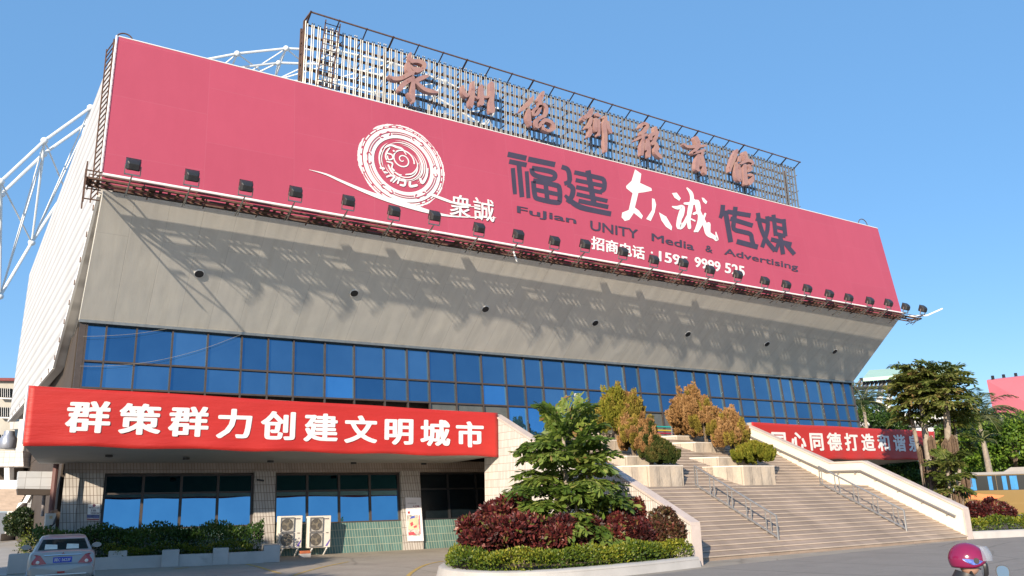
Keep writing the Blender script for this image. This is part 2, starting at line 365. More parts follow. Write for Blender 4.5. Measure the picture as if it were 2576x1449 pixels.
# left side wall ---------------------------------------------------------
TLb = PP(298, 92, PB); ZT = TLb[2]
BK = PZ(74, 690, ZT); ps = unit((BK[0]-TLb[0], BK[1]-TLb[1], 0)); PS = (TLb, np.array([-ps[1], ps[0], 0.]))
q = [PP(292, 96, PS), BK, PP(22, 1059, PS), PP(137, 922, PS), PP(200, 686, PS), PP(249, 490, PS)]
q[0][2] = ZT
nin = np.array([ps[1], -ps[0], 0.])
mb = MB(); mb.prism(q, nin*.45)
mb.build('side_wall', M['white_ribbed'], arena, uvf=lambda p: (float(np.dot(np.array(p)-TLb, ps)), float(p[2])))
mb = MB()                                                # pale edge strip with rusty fixings
for a, b in zip(q[2:], q[3:]): mb.bar(a-nin*.02, b-nin*.02, .22, .10, nin)
es = mb.build('edge_strip', M['white_paint'], arena)
for a, b, n in ((q[2], q[3], 9), (q[3], q[4], 5), (q[4], q[5], 3)):
    for k in range(n):
        p = a+(b-a)*(k+.5)/n; mb = MB(); mb.box(p-np.array([.05, .07, .08])-nin*.05, p+np.array([.0, .07, .12])-nin*.05); mb.build('fixing', M['rust'], es)
# inner return between side wall and soffit, roof, back
mb = MB(); o = nin*.45
A_, B_, C_ = q[3]+o, q[4]+o, q[5]+o
mb.prism([A_+[0, 0, .25], B_+[0, 0, .2], C_+[0, 0, .1], bl+np.array([-.02, .3, .1]), gl0+np.array([-.02, .3, 0])], nin*.12)
mb.prism([q[2]+[0, 0, .12], q[3]+[0, 0, .12], q[3]+[1.2, 0, .3], q[2]+[3, 0, .3]], (0, 0, .1))
mb.build('side_return', M['soffit'], arena)
mb = MB(); trb = PP(2208, 575, PB)
mb.prism([(q[0][0]+.3, TLb[1]+1.2, ZT-.6), (trb[0]-.3, trb[1]+1.4, trb[2]-.6), (51, 76, ZT-.6), (BK[0]+.3, 76, ZT-.6)], (0, 0, .3))
mb.prism([(2.2, 76.2, 0), (51, 76.2, 0), (51, 76.2, ZT-.7), (2.2, 76.2, ZT-.7)], (0, .3, 0))
mb.prism([gl1+[-.1, .4, 0], br+[-.1, .2, 0], trb+[-.3, .9, -.7], (51, 76, ZT-.7), (51, 76, 9)], (-.25, 0, 0))
mb.build('roof', M['white_paint'], arena)
# terrace slab at the top of the stairs
mb = MB(); mb.box((19.0, 31.66, 4.6), (36.9, 36.4, 4.99)); mb.build('terrace', M['stone_cap'], arena)

# ground floor ------------------------------------------------------------
def gbox(mb, s0, s1, t0, t1, d0, d1):
    mb.obox(on(PG, (s0+s1)/2, (t0+t1)/2, (d0+d1)/2), PG[2], PG[3], PG[1], (s1-s0)/2, (t1-t0)/2, (d1-d0)/2)
uvG = lambda p: (float(np.dot(np.array(p)-PG[0], PG[2]))+(float(p[1])-35)*.7, float(p[2])+.02)
sL = st(PG, 158, 1250)[0]; sL1 = st(PG, 200, 1200)[0]; w1 = st(PG, 258, 1250)[0]; w1e = st(PG, 638, 1250)[0]
p2e = st(PG, 691, 1250)[0]; w2e = st(PG, 1008, 1250)[0]; p3e = st(PG, 1057, 1250)[0]; sE = p3e_ if False else 14.0
mb = MB(); gbox(mb, sL, w1, -.1, 3.5, -.05, .55); gbox(mb, sL-.02, sL1, -.1, 3.5, -.25, -.04); mb.build('corner_pier', M['shade_toned_tile'], arena, uvf=uvG)
mb = MB(); gbox(mb, w1e, p2e, -.1, 3.52, -.10, .4); mb.build('column', M['shade_toned_tile'], arena, uvf=uvG)
mb = MB(); gbox(mb, w2e, p3e, -.1, 3.52, -.10, .4); mb.build('column', M['shade_toned_tile'], arena, uvf=uvG)
mb = MB(); gbox(mb, sL-.05, sE, 3.47, 3.95, -.06, .5); mb.build('lintel', M['beam_tile'], arena, uvf=uvG)
for a, b in ((w1, w1e), (p2e, w2e), (p3e, sE)):
    mb = MB(); gbox(mb, a, b, -.1, 1.26, .05, .3); mb.build('green_dado', M['green_tile'], arena, uvf=uvG)
for bi, (a, b) in enumerate(((w1, w1e), (p2e, w2e), (p3e, sE))):
    mb = MB(); n = 4 if bi < 2 else 5
    for k in range(n+1): gbox(mb, a+(b-a)*k/n-.05 if 0 < k < n else (a if k == 0 else b-.10), a+(b-a)*k/n+.05 if 0 < k < n else (a+.10 if k == 0 else b), 1.29, 3.46, .10, .22)
    for t in (1.30, 2.70, 3.42): gbox(mb, a+.01, b-.01, t-.035, t+.035, .112, .21)
    w = mb.build('window', M['dark_frame'] if bi < 2 else M['black'], arena)  # third bay frame is black: its shade is put into the colour
    for k in range(n):
        for (t0, t1) in ((1.34, 2.66), (2.74, 3.38)):
            g = MB(); gbox(g, a+(b-a)*k/n+.06, a+(b-a)*(k+1)/n-.06, t0, t1, .165, .185)
            g.build('pane', (M['glass_low'] if t0 < 2 else M['glass_upper']) if bi < 2 else M['glass_dark'], w)
# canopies ------------------------------------------------------------------
cTL, cBL, cTR, cBR = [PP(u, v, PC) for u, v in ((75, 970), (60, 1117), (1265, 1040), (1268, 1147))]
cTR[0] = cBR[0] = 19.03
gw = lambda x, d: PG[0]+PG[2]*((x-PG[0][0])/PG[2][0])+np.array([0, .62+d, 0])
bL = gw(1.9, .1); bR = gw(19.03, .1)
def canopy(name, TL_, BL_, TR_, BR_, bL, bR, zb):
    mb = MB(); k = np.array([0, .30, 0])
    mb.prism([TL_, TR_, BR_, BL_], k)
    f0, f1 = BL_+k, BR_+k
    mb.add([f0, f1, (bR[0], bR[1], zb), (bL[0], bL[1], zb), (f0[0], f0[1], 5), (f1[0], f1[1], 5), (bR[0], bR[1], 4.99), (bL[0], bL[1], 4.99)],
           [(0, 1, 2, 3), (4, 7, 6, 5), (0, 4, 5, 1), (1, 5, 6, 2), (2, 6, 7, 3), (3, 7, 4, 0)])
    return mb.build(name, M['soffit'], arena)
cn = canopy('canopy', cTL, cBL, cTR, cBR, bL, bR, 3.86)
SO = (np.array([cBL[0], cBL[1]+.3, cBL[2]]), unit(np.cross(cBR-cBL, np.array([bL[0], bL[1], 3.86])-cBL-[0, .3, 0])))
c5, c6 = CR(0, 1400, 2.862), CR(800, 1400, 2.862)
for p in (c5(1030, 298), c5(1760, 322), c5(2555, 348), c6(1050, 365), c6(1713, 372), c6(2365, 383)):
    c = PP(*p, SO); mb = MB(); mb.tube([c-[0, 0, .05], c+[0, 0, .03]], .13, 12); mb.build('downlight', M['black'], cn)
c2 = CR(2440, 1360, 2.8975)
RY = 32.0
rTL, rBL, rBR, rTR = PY(*c2(60, 96), RY), PY(*c2(60, 440), RY), PY(*c2(1860, 452), RY), PY(*c2(1860, 185), RY)
rTL[0] = rBL[0] = 36.95
canopy('canopy', rTL, rBL, rTR, rBR, np.array([36.95, 36.4, 0]), np.array([rBR[0]-1, 36.0, 0]), 3.86)
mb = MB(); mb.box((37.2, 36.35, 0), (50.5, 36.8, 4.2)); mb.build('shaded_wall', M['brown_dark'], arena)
# ------------------------------------------------------------------ strokes traced on a plane
def fnorm(pl): n = pl[1]; return n if n[1] < 0 else -n
def smooth_path(pts, k=4):
    P = np.array(pts, float)
    if len(P) < 3: return P
    out = []
    for i in range(len(P)-1):
        p0, p1, p2, p3 = P[max(i-1, 0)], P[i], P[i+1], P[min(i+2, len(P)-1)]
        for t in np.arange(k)/k:
            out.append(.5*(2*p1+(p2-p0)*t+(2*p0-5*p1+4*p2-p3)*t*t+(3*p1-p0-3*p2+p3)*t**3))
    out.append(P[-1]); return np.array(out)
def outline(pts, cap=True, k=4):
    P = smooth_path(pts, k); L, R = [], []
    for i in range(len(P)):
        t = P[min(i+1, len(P)-1), :2]-P[max(i-1, 0), :2]; t = t/(np.linalg.norm(t)+1e-9); n = np.array([-t[1], t[0]])
        r = max(P[i, 2], .3); L.append(P[i, :2]+n*r); R.append(P[i, :2]-n*r)
    t0 = unit(P[1, :2]-P[0, :2]) if len(P) > 1 else np.array([1, 0]); t1 = unit(P[-1, :2]-P[-2, :2])
    c0 = [P[0, :2]+P[0, 2]*(math.cos(a)*np.array([-t0[1], t0[0]])-math.sin(a)*t0) for a in (math.pi*.25, math.pi*.5, math.pi*.75)] if cap else []
    c1 = [P[-1, :2]+P[-1, 2]*(math.cos(a)*np.array([-t1[1], t1[0]])+math.sin(a)*t1) for a in (math.pi*.25, math.pi*.5, math.pi*.75)] if cap else []
    return L, R, c0, c1
def stroke(mb, pts, mp, off, nrm, thick=0., cap=True, k=4):
    L, R, c0, c1 = outline(pts, cap, k); n = len(L); P2 = L+R+c0+c1
    F = [(i, i+1, n+i+1, n+i) for i in range(n-1)]
    if cap: F += [(0, 2*n, 2*n+1, 2*n+2, n), (n-1, 2*n+3, 2*n+4, 2*n+5, 2*n-1)]
    A = [mp(*p)+nrm*off for p in P2]
    if not thick: mb.add(A, F); return
    B = [p-nrm*thick for p in A]; m = len(P2)
    loop = list(range(n))+([2*n+3, 2*n+4, 2*n+5] if cap else [])+list(range(2*n-1, n-1, -1))+([2*n+2, 2*n+1, 2*n] if cap else [])
    F2 = F+[tuple(m+i for i in f[::-1]) for f in F]+[(loop[i], loop[(i+1) % len(loop)], m+loop[(i+1) % len(loop)], m+loop[i]) for i in range(len(loop))]
    mb.add(A+B, F2)
# ------------------------------------------------------------------ billboard
nB = fnorm(PB)
def vinyl():
    m, nt, p = nm('pink_vinyl'); v = coords(nt, 'UV')
    b = nt.nodes.new('ShaderNodeTexBrick'); b.offset = 0.5; b.offset_frequency = 2; b.inputs['Brick Width'].default_value = 2.6; b.inputs['Row Height'].default_value = 3.55
    b.inputs['Scale'].default_value = 1; b.inputs['Mortar Size'].default_value = .018; b.inputs['Mortar Smooth'].default_value = .8
    c0 = (.385, .064, .106)
    b.inputs['Color1'].default_value = (*sc3(c0, .975), 1); b.inputs['Color2'].default_value = (*sc3(c0, 1.025), 1); b.inputs['Mortar'].default_value = (.40, .082, .125, 1)
    mp = nt.nodes.new('ShaderNodeMapping'); mp.inputs['Rotation'].default_value = (0, 0, math.pi/2); nt.links.new(v, mp.inputs[0]); nt.links.new(mp.outputs[0], b.inputs[0])
    n1 = noise(nt, v, .12, 6, .6); n2 = noise(nt, coords(nt, 'UV', (1, .25, 1)), 1.6, 5, .7)
    c = mix(nt, 1, b.outputs[0], ramp(nt, n1, [(.3, (.95, .93, .94)), (.7, (1.04, 1.08, 1.06))]), 'MULTIPLY')
    c = mix(nt, 1, c, ramp(nt, n2, [(.35, (.97, .96, .96)), (.6, (1, 1, 1))]), 'MULTIPLY')
    nt.links.new(c, p.inputs['Base Color']); p.inputs['Roughness'].default_value = .5; p.inputs['Specular IOR Level'].default_value = .35
    bump(nt, p, noise(nt, v, .25, 2), .10, .25); return m
M['pink'] = vinyl()
Bc = [PP(u, v, PB) for u, v in ((298, 92), (2208, 575), (2272, 800), (255, 462))]
bill = thing('billboard', 'long pink advertising billboard with white spiral emblem along the top of the hall', 'billboard', Bc[3])
mb = MB(); mb.prism(Bc, -nB*.35)
mb.build('panel', M['pink'], bill, uvf=lambda p: (float(np.dot(np.array(p)-Bc[3], PB[2])), float(np.dot(np.array(p)-Bc[3], PB[3]))))
mb = MB(); o = nB*.10
mb.tube([Bc[3]+o+PB[3]*.35, Bc[2]+o+PB[3]*.30], .06, 8); mb.tube([Bc[3]+o*.3+PB[3]*.35-PB[2]*.06, Bc[0]-PB[2]*.06+o*.3], .035, 8)
mb.tube([Bc[0]+PB[3]*.02, Bc[1]+PB[3]*.02], .025, 6)
mb.build('edge_pipe', M['white_paint'], bill)
eB = lambda f: (lambda x, y: PP(*f(x, y), PB))
# emblem
z5 = CR(1000, 350, 3.37); mp5 = eB(z5)
cE = mp5(1105, 657); RE = .5*np.linalg.norm(mp5(1590, 745)-mp5(622, 570))
def pol(r, a, c=None): return (c if c is not None else cE)+RE*r*(math.cos(a)*PB[2]+math.sin(a)*PB[3])
rnd = random.Random(3)
wh = MB(); pk = MB(); LAY = [0]
def lay(): LAY[0] += 1; return .006+.0005*LAY[0]
def annulus(mb, r0, r1, a0, a1, off, n=60, rag0=0, rag1=0, c=None, taper=False):
    vs = []; fs = []
    for i in range(n+1):
        a = a0+(a1-a0)*i/n; t = min(1, 4*min(i, n-i)/n) if taper else 1; m_ = (r0+r1)/2
        vs += [pol(m_+(r0-m_)*t-rag0*rnd.random(), a, c)+nB*off, pol(m_+(r1-m_)*t+rag1*rnd.random(), a, c)+nB*off]
    for i in range(n): fs.append((2*i, 2*i+1, 2*i+3, 2*i+2))
    mb.add(vs, fs)
T = math.pi
for a0, a1, w in ((-.35, .75, .018), (.75, 1.75, .022), (1.75, 2.3, .032), (2.62, 3.6, .045), (3.6, 4.3, .028), (4.6, 5.6, .022), (5.6, 5.95, .018)):
    annulus(wh, .968-w/2, .972+w/2, a0, a1, lay(), 50, 0.006, .016, taper=True)
a = 0.
while a < 2*T:
    L = rnd.uniform(.03, .32); annulus(wh, .912, .930+rnd.uniform(0, .012), a, a+L, lay(), 10, .003, .004); a += L+rnd.uniform(.02, .08)
annulus(wh, .645, .885, 0, 2*T, lay(), 96)
annulus(pk, .779, .797, .2, 2*T-.2, .050, 90)
for k in range(6):                                       # fine hooks inside the band
    ac = T/2+k*T/3
    annulus(pk, .730, .750, ac-.30, ac+.30, .052, 16)
    for s_ in (-1, 1):
        c_ = pol(.765, ac+s_*.40); annulus(pk, .032, .054, -T/2+ac-T/2 if s_ > 0 else ac-T/2, ac+T/2 if s_ > 0 else ac+T, .054+.001*s_, 14, c=c_)
cS = mp5(1105, 600)
def spiral(mb, r0, r1, a0, a1, w0, w1, c):
    n = 70; vs = []; o = lay()
    for i in range(n+1):
        t = i/n; a = a0+(a1-a0)*t; r = r0+(r1-r0)*t; w = w0+(w1-w0)*t
        vs += [pol(r-w, a, c)+nB*o, pol(r+w, a, c)+nB*o]
    mb.add(vs, [(2*i, 2*i+1, 2*i+3, 2*i+2) for i in range(n)])
spiral(wh, .015, .27, -.5, -.5-2*T*1.95, .012, .017, cS)
cM = mp5(1112, 640)
for r, a0, a1, w in ((.335, -2.7, 1.0, .016), (.395, -2.9, .8, .013), (.455, -.9, 1.7, .018), (.50, -1.0, 2.4, .016), (.545, -.95, 1.9, .016), (.545, 2.2, 3.9, .018), (.49, 2.3, 3.6, .012), (.43, -1.4, .9, .012), (.44, 3.4, 5.0, .012)):
    annulus(wh, r-w*.8, r+w*.8, a0, a1, lay(), 40, c=cM, taper=True)
S5 = [[(905, 470, 8), (940, 445, 14), (985, 440, 12), (1040, 460, 14), (1100, 480, 10), (1145, 545, 4)], [(960, 470, 8), (930, 510, 12), (915, 560, 10), (925, 600, 8)],
      [(940, 530, 9), (985, 545, 9), (995, 585, 9), (950, 600, 8), (935, 560, 8)], [(930, 620, 8), (990, 640, 10), (985, 690, 9), (1010, 720, 9)], [(945, 660, 9), (970, 710, 9), (1000, 750, 9)],
      [(1020, 740, 8), (1060, 765, 9), (1090, 770, 7)], [(930, 790, 11), (975, 775, 12), (1010, 790, 12), (975, 835, 12)], [(1000, 850, 10), (1050, 800, 12)], [(1070, 800, 10), (1050, 860, 12)],
      [(1090, 820, 12), (1130, 830, 14), (1125, 885, 14), (1080, 880, 12)], [(1185, 850, 16), (1190, 895, 16), (1260, 885, 16)], [(1300, 815, 14), (1325, 860, 16), (1370, 790, 12), (1385, 700, 8)],
      [(860, 690, 14), (895, 700, 14)], [(905, 740, 14), (935, 745, 8)], [(1140, 765, 8), (1210, 755, 10), (1260, 700, 8), (1275, 640, 5)], [(850, 640, 10), (845, 560, 10), (870, 500, 6)]]
for s in S5: stroke(wh, [(a, b, r*.88) for a, b, r in s], mp5, lay(), nB)
pk2 = pk; annulus(pk2, .026, .036, 0, 2*T, .056, 16, c=mp5(1003, 505)); annulus(wh, .0, .024, 0, 2*T, .058, 12, c=mp5(1003, 505))
stroke(wh, [(65, 712, 1.5), (250, 762, 9), (420, 838, 13), (700, 958, 19), (930, 1040, 26), (1200, 1120, 28), (1450, 1192, 17), (1700, 1232, 8), (2140, 1247, 3)], mp5, lay(), nB)
stroke(wh, [(1430, 992, 13), (1560, 1040, 15), (1700, 1090, 10), (1850, 1120, 5), (2060, 1130, 2)], mp5, lay(), nB)
text_fit(wh, '衆', mp5(1622, 1225), mp5(1858, 1262), mp5(1632, 975), nB*.045, .012)
text_fit(wh, '誠', mp5(1895, 1262), mp5(2128, 1300), mp5(1885, 1012), nB*.046, .012)
em = wh.build('emblem', M['white_letter'], bill); pk.build('emblem_lines', M['pink'], em, uvf=lambda p: (.5, .5))
# characters and lettering
z6 = CR(1600, 450, 2.3418); mp6 = eB(z6)
dk = MB(); LAY[0] = 0
DK = [[(176, 138, 19), (320, 170, 19)], [(187, 194, 17), (322, 222, 17)], [(262, 215, 17), (286, 470, 17)], [(215, 245, 15), (228, 400, 15), (232, 448, 13)], [(322, 270, 14), (336, 478, 14)],
      [(334, 176, 19), (542, 219, 19)], [(362, 245, 17), (490, 268, 18), (538, 290, 17), (536, 322, 17), (500, 330, 17), (398, 305, 17), (366, 280, 17), (362, 248, 17)],
      [(372, 342, 17), (540, 376, 18), (574, 400, 17), (578, 490, 17), (555, 512, 18), (420, 486, 17), (386, 460, 17), (374, 345, 17)], [(468, 362, 16), (482, 495, 16)], [(382, 410, 15), (572, 450, 15)],
      [(592, 236, 16), (636, 254, 17), (652, 300, 17), (650, 350, 17), (612, 366, 14)], [(640, 372, 17), (678, 400, 18), (672, 460, 18), (636, 512, 16)], [(618, 455, 10), (668, 505, 18), (740, 548, 20), (850, 575, 18), (974, 600, 18)],
      [(690, 278, 15), (860, 316, 16), (918, 338, 16), (920, 405, 16), (896, 424, 14)], [(700, 338, 14), (938, 388, 14)], [(704, 392, 14), (905, 434, 14)], [(708, 446, 14), (946, 500, 14)], [(722, 498, 15), (952, 546, 15)], [(795, 264, 19), (842, 524, 19)],
      [(1838, 530, 16), (1832, 590, 16), (1816, 632, 12)], [(1856, 575, 18), (1898, 818, 18)], [(1872, 582, 16), (2052, 612, 16)], [(1895, 636, 16), (2068, 690, 16)], [(1935, 545, 16), (1925, 640, 16), (1922, 715, 16), (1990, 738, 16), (2050, 756, 16), (2062, 800, 16), (2078, 858, 16)], [(1944, 812, 18), (2108, 856, 18)],
      [(2108, 592, 15), (2126, 690, 15), (2172, 800, 15), (2242, 885, 17)], [(2092, 636, 14), (2190, 664, 14)], [(2180, 618, 15), (2182, 720, 15), (2140, 858, 14)], [(2196, 636, 15), (2322, 664, 15)], [(2228, 606, 15), (2246, 768, 15)], [(2306, 640, 15), (2320, 772, 15)], [(2244, 700, 12), (2312, 718, 12)], [(2244, 752, 13), (2322, 772, 13)],
      [(2208, 796, 15), (2368, 836, 15)], [(2280, 770, 16), (2302, 912, 16)], [(2268, 820, 13), (2244, 892, 12)], [(2316, 826, 14), (2390, 912, 15)]]
for lo_x, hi_x in ((0, 590), (590, 1100), (1100, 2085), (2085, 3000)):
    dk = MB()
    for s in DK:
        if lo_x <= min(p[0] for p in s) < hi_x: stroke(dk, [(a, b, r*1.1) for a, b, r in s], mp6, lay(), nB, cap=False, k=3)
    dk.build('dark_character', M['dark_letter'], bill)
def fit6(mb, body, x0, y0, x1, y1, h, bold=.018):
    f = mp6; text_fit(mb, body, f(x0, y0), f(x1, y1), f(x0, y0-h), nB*.02, bold)
for a in (('FuJian', 246, 607, 706, 694, 70), ('UNITY', 812, 725, 1182, 795, 75), ('Media', 1286, 808, 1615, 884, 60), ('&', 1702, 890, 1757, 906, 52), ('Advertising', 1846, 928, 2420, 1052, 66)): q_ = MB(); fit6(q_, *a); q_.build('lettering', M['dark_letter'], bill)
wl_ = MB(); LAY[0] = 0
for pg in ([(1160, 255), (1208, 290), (1198, 360), (1285, 400), (1290, 420), (1230, 432), (1185, 437), (1158, 550), (1190, 575), (1220, 615), (1210, 640), (1150, 592), (1115, 645), (1080, 655), (1055, 625), (1060, 590), (1110, 570), (1140, 440), (1092, 402), (1090, 385), (1132, 345)],
           [(1290, 480), (1310, 485), (1322, 530), (1310, 590), (1280, 655), (1245, 640), (1290, 570)], [(1343, 588), (1400, 622), (1445, 700), (1440, 728), (1398, 700), (1362, 650)], [(1443, 440), (1480, 436), (1512, 480), (1500, 500), (1464, 476)], [(1672, 474), (1690, 478), (1716, 506), (1706, 526), (1684, 506)]):
    wl_.poly([mp6(*p)+nB*lay() for p in pg])
    if pg[0] == (1343, 588): wl_.build('white_character', M['white_letter'], bill); wl_ = MB()
for s in ([(1448, 545, 6), (1485, 553, 14), (1525, 548, 16), (1515, 600, 22), (1498, 650, 18), (1500, 700, 22), (1535, 680, 15), (1562, 620, 9)], [(1560, 402, 6), (1590, 440, 14), (1598, 490, 15), (1584, 560, 19), (1572, 640, 15), (1578, 705, 14)], [(1540, 520, 8), (1600, 520, 14), (1640, 505, 14), (1655, 560, 12)],
          [(1592, 480, 10), (1630, 520, 14), (1652, 590, 17), (1700, 690, 18), (1722, 752, 20), (1768, 780, 15), (1792, 800, 12), (1782, 742, 4)], [(1612, 600, 10), (1650, 590, 10), (1655, 650, 14), (1640, 715, 18), (1618, 735, 8)], [(1700, 600, 8), (1670, 680, 10), (1640, 735, 8)], [(1590, 640, 6), (1620, 655, 6)], [(1725, 680, 16), (1722, 750, 18)]):
    stroke(wl_, s, mp6, lay(), nB)
wl_.build('white_character', M['white_letter'], bill)
for a in (('招商电话', 820, 872, 1236, 958, 104, .030), ('：', 1280, 955, 1296, 958, 66, .02), ('1595', 1342, 966, 1568, 1012, 82, .03), ('9999', 1618, 1010, 1820, 1052, 82, .03), ('525', 1852, 1056, 2006, 1086, 82, .03)):
    wl_ = MB(); fit6(wl_, *a); wl_.build('white_lettering', M['white_letter'], bill)

# ------------------------------------------------------------------ catwalk below the billboard
cat = thing('lamp_catwalk', 'narrow rusty steel walkway running along the lower edge of the pink billboard', 'catwalk', Bc[3])
c0 = Bc[3]-PB[2]*.45+np.array([0, -.06, -.18]); c1 = Bc[2]+PB[2]*.55+np.array([0, -.06, -.18]); dv = c1-c0; LC = np.linalg.norm(dv); dv /= LC; fw = np.array([-PB[4][0], -PB[4][1], 0])
mb = MB()
for k in (0, .42, .85): mb.bar(c0+fw*k, c1+fw*k, .05, .07)
mb.bar(c0+fw*.85+[0, 0, .14], c1+fw*.85+[0, 0, .14], .03, .03)
mb.build('rail', M['rust'], cat)
mb = MB(); n = int(LC/.30)
for i in range(n+1):
    p = c0+dv*(LC*i/n)
    if (i % 11) not in (3, 4): mb.obox(p+fw*.42+[0, 0, .03], dv, fw, [0, 0, 1], .055 if i % 7 else .12, .42, .012)
    if i % 6 == 0: mb.bar(p+fw*.85, p+fw*.85+[0, 0, .14], .03, .03)
for k in (.22, .64): mb.bar(c0+fw*k+[0, 0, .03], c1+fw*k+[0, 0, .03], .03, .03)
mb.build('grating', M['rust'], cat)
for i in range(0, 25):
    p = c0+dv*(LC*i/24); mb = MB(); mb.bar(p+fw*.85, p+fw*.02-[0, 0, .16], .04, .04); mb.build('bracket', M['rust'], cat)
mb = MB(); e = c0-dv*.1                                  # little cage at the left end, beside the ladder
for zz in (-.5, -.1, .3, .6): mb.bar(e+[0, 0, zz], e+fw*.8+[0, 0, zz], .04, .04); mb.bar(e+[0, 0, zz], e+dv*.55+[0, 0, zz], .04, .04)
for k in (0, .8): mb.bar(e+fw*k+[0, 0, -.9], e+fw*k+[0, 0, .62], .05, .05)
mb.build('end_cage', M['rust'], cat)
# floodlights ----------------------------------------------------------------
def lamp():
    t = thing('floodlight', '', 'floodlight', (0, 0, 0), 'floodlights along the lower edge of the billboard')
    h = np.array([0, -1.62, .62]); a0 = np.array([0, -.55, -.12])
    mb = MB(); mb.tube([(-.05, -.35, -.15), h-[.0, -.12, .34]], .022, 6); mb.tube([(-.05, -.75, -.25), h-[0, -.12, .36]], .018, 6)
    for k in (.25, .5, .72): mb.tube([np.array([-.05, -.35, -.15])*(1-k)+(h-[0, -.12, .34])*k, np.array([-.05, -.75, -.25])*(1-k)+(h-[0, -.12, .36])*k], .014, 5)
    mb.build('arm', M['galv'], t)
    mb = MB()
    for sx in (-1, 1): mb.bar((sx*.26, h[1]+.12, h[2]-.32), (sx*.26, h[1]+.02, h[2]), .03, .05)
    mb.bar((-.27, h[1]+.12, h[2]-.32), (.27, h[1]+.12, h[2]-.32), .03, .05); mb.build('yoke', M['galv'], t)
    mb = MB(); rings = []
    tilt = R_(38); ca, sa = math.cos(tilt), math.sin(tilt)
    for d, wx, wz in ((.18, .25, .235), (.12, .25, .235), (.0, .24, .22), (-.10, .22, .185), (-.17, .17, .12)):     # lens side towards the board
        rg = []
        for x, z in ((-1, -.8), (-.85, -1), (.85, -1), (1, -.8), (1, .8), (.85, 1), (-.85, 1), (-1, .8)):
            y_, z_ = d, z*wz; rg.append((x*wx, h[1]+y_*ca-z_*sa*.55, h[2]+z_*ca+y_*sa))
        rings.append(rg)
    mb.loft(rings); lm = mb.build('lamp_head', M['black'], t, bevel=.01)
    mb = MB(); mb.obox((0, h[1]+.185*ca, h[2]+.185*sa), (1, 0, 0), (0, -sa*.55, ca), (0, ca, sa), .25, .23, .006); mb.build('lens', M['glass_dark'], lm)
    return t
HD = [(336, 416), (484, 444), (620, 470), (745, 485), (878, 507), (993, 533), (1095, 545), (1207, 575), (1306, 592), (1397, 608), (1474, 616), (1569, 635), (1647, 655), (1721, 663), (1788, 680), (1858, 692), (1926, 708), (1980, 717), (2033, 727), (2088, 740), (2137, 750), (2190, 758), (2237, 763), (2280, 773), (2323, 778)]
LL = ['leftmost, below the plain left end of the billboard', 'second from the left end of the billboard', 'third from the left end of the billboard', 'fourth from the left, short of the white brush stroke tip', 'fifth from the left, under the white brush stroke', 'sixth from the left, below the spiral rim', 'seventh from the left, overlapping the white brush stroke', 'below the two small characters beside the spiral', 'under the word FuJian', 'left of the white telephone line', 'touching the first character of the telephone line', 'covering the third character of the telephone line', 'at the colon before the telephone number', 'under the end of the digits 1595', 'under the digits 9999', 'under the digits 525', 'first right of the telephone number', 'second right of the telephone number', 'third right of the telephone number', 'seventh from the right end of the row', 'sixth from the right end of the row', 'fifth from the right end of the row', 'third from the right, last over the pink', 'second from the right, just past the billboard', 'rightmost, out in the sky past the billboard']
proto = lamp()
for i, (u, v) in enumerate(HD):
    p = PP(u, v, (Bc[3]+fw*1.62+[0, 0, .62], np.array([PB[4][0], PB[4][1], 0]), 0))
    loc = (p-fw*1.62-np.array([0, 0, .62]))
    loc = p+np.array([0, 1.62, -.62])
    lab = 'black floodlight on an arm, '+LL[i]
    if i == 0: proto.location = loc; proto['label'] = lab; ORG[proto] = loc
    else: dup(proto, loc, lab)
tag(MB().tube([Bc[2]+PB[3]*.1, Bc[2]+PB[2]*1.2+fw*.9+[0, 0, .1], Bc[2]+PB[2]*2.2+fw*1.4+[0, 0, .55]], .05, 6).build('lamp_outrigger', M['white_paint']), 'white pole sticking out past the lower right corner of the billboard', 'pole')
# ------------------------------------------------------------------ ladder at the left edge
lad = thing('access_ladder', 'thin black ladder fixed up the left edge of the billboard', 'ladder', PP(246, 480, PS))
a, b = PP(253, 492, PS)-nin*.10, PP(294, 100, PS)-nin*.10
w_ = np.array([ps[0], ps[1], 0])*1.0-nin*.12
mb = MB(); mb.bar(a, b, .05, .05); mb.bar(a+w_, b+w_, .05, .05); mb.build('stringer', M['rust'], lad)
mb = MB()
for k in range(28): p = a+(b-a)*(k+.5)/28; mb.bar(p, p+w_, .035, .035)
mb.build('rung', M['rust'], lad)
def hoop(u, v, wd, ht, lab):
    c = PP(u, v, PB)+PB[4]*.6; pts = []
    for k in range(13):
        a = math.pi*k/12; pts.append(c+PB[2]*(-wd*math.cos(a))+np.array([0, 0, ht*(math.sin(a)**.6)]))
    mb = MB(); mb.tube(pts, .028, 6); pts2 = [p+PB[4]*.3-[0, 0, ht*.5*(i > 1 and i < 11)] for i, p in enumerate(pts)]; mb.tube(pts2, .02, 6)
    tag(mb.build('hoop_rail', M['rust']), lab, 'handrail')
hoop(316, 97, .33, .55, 'thin arched hand rail above the top left corner of the billboard')
hoop(2192, 571, .5, .75, 'thin arched hand rail above the top right corner of the billboard')

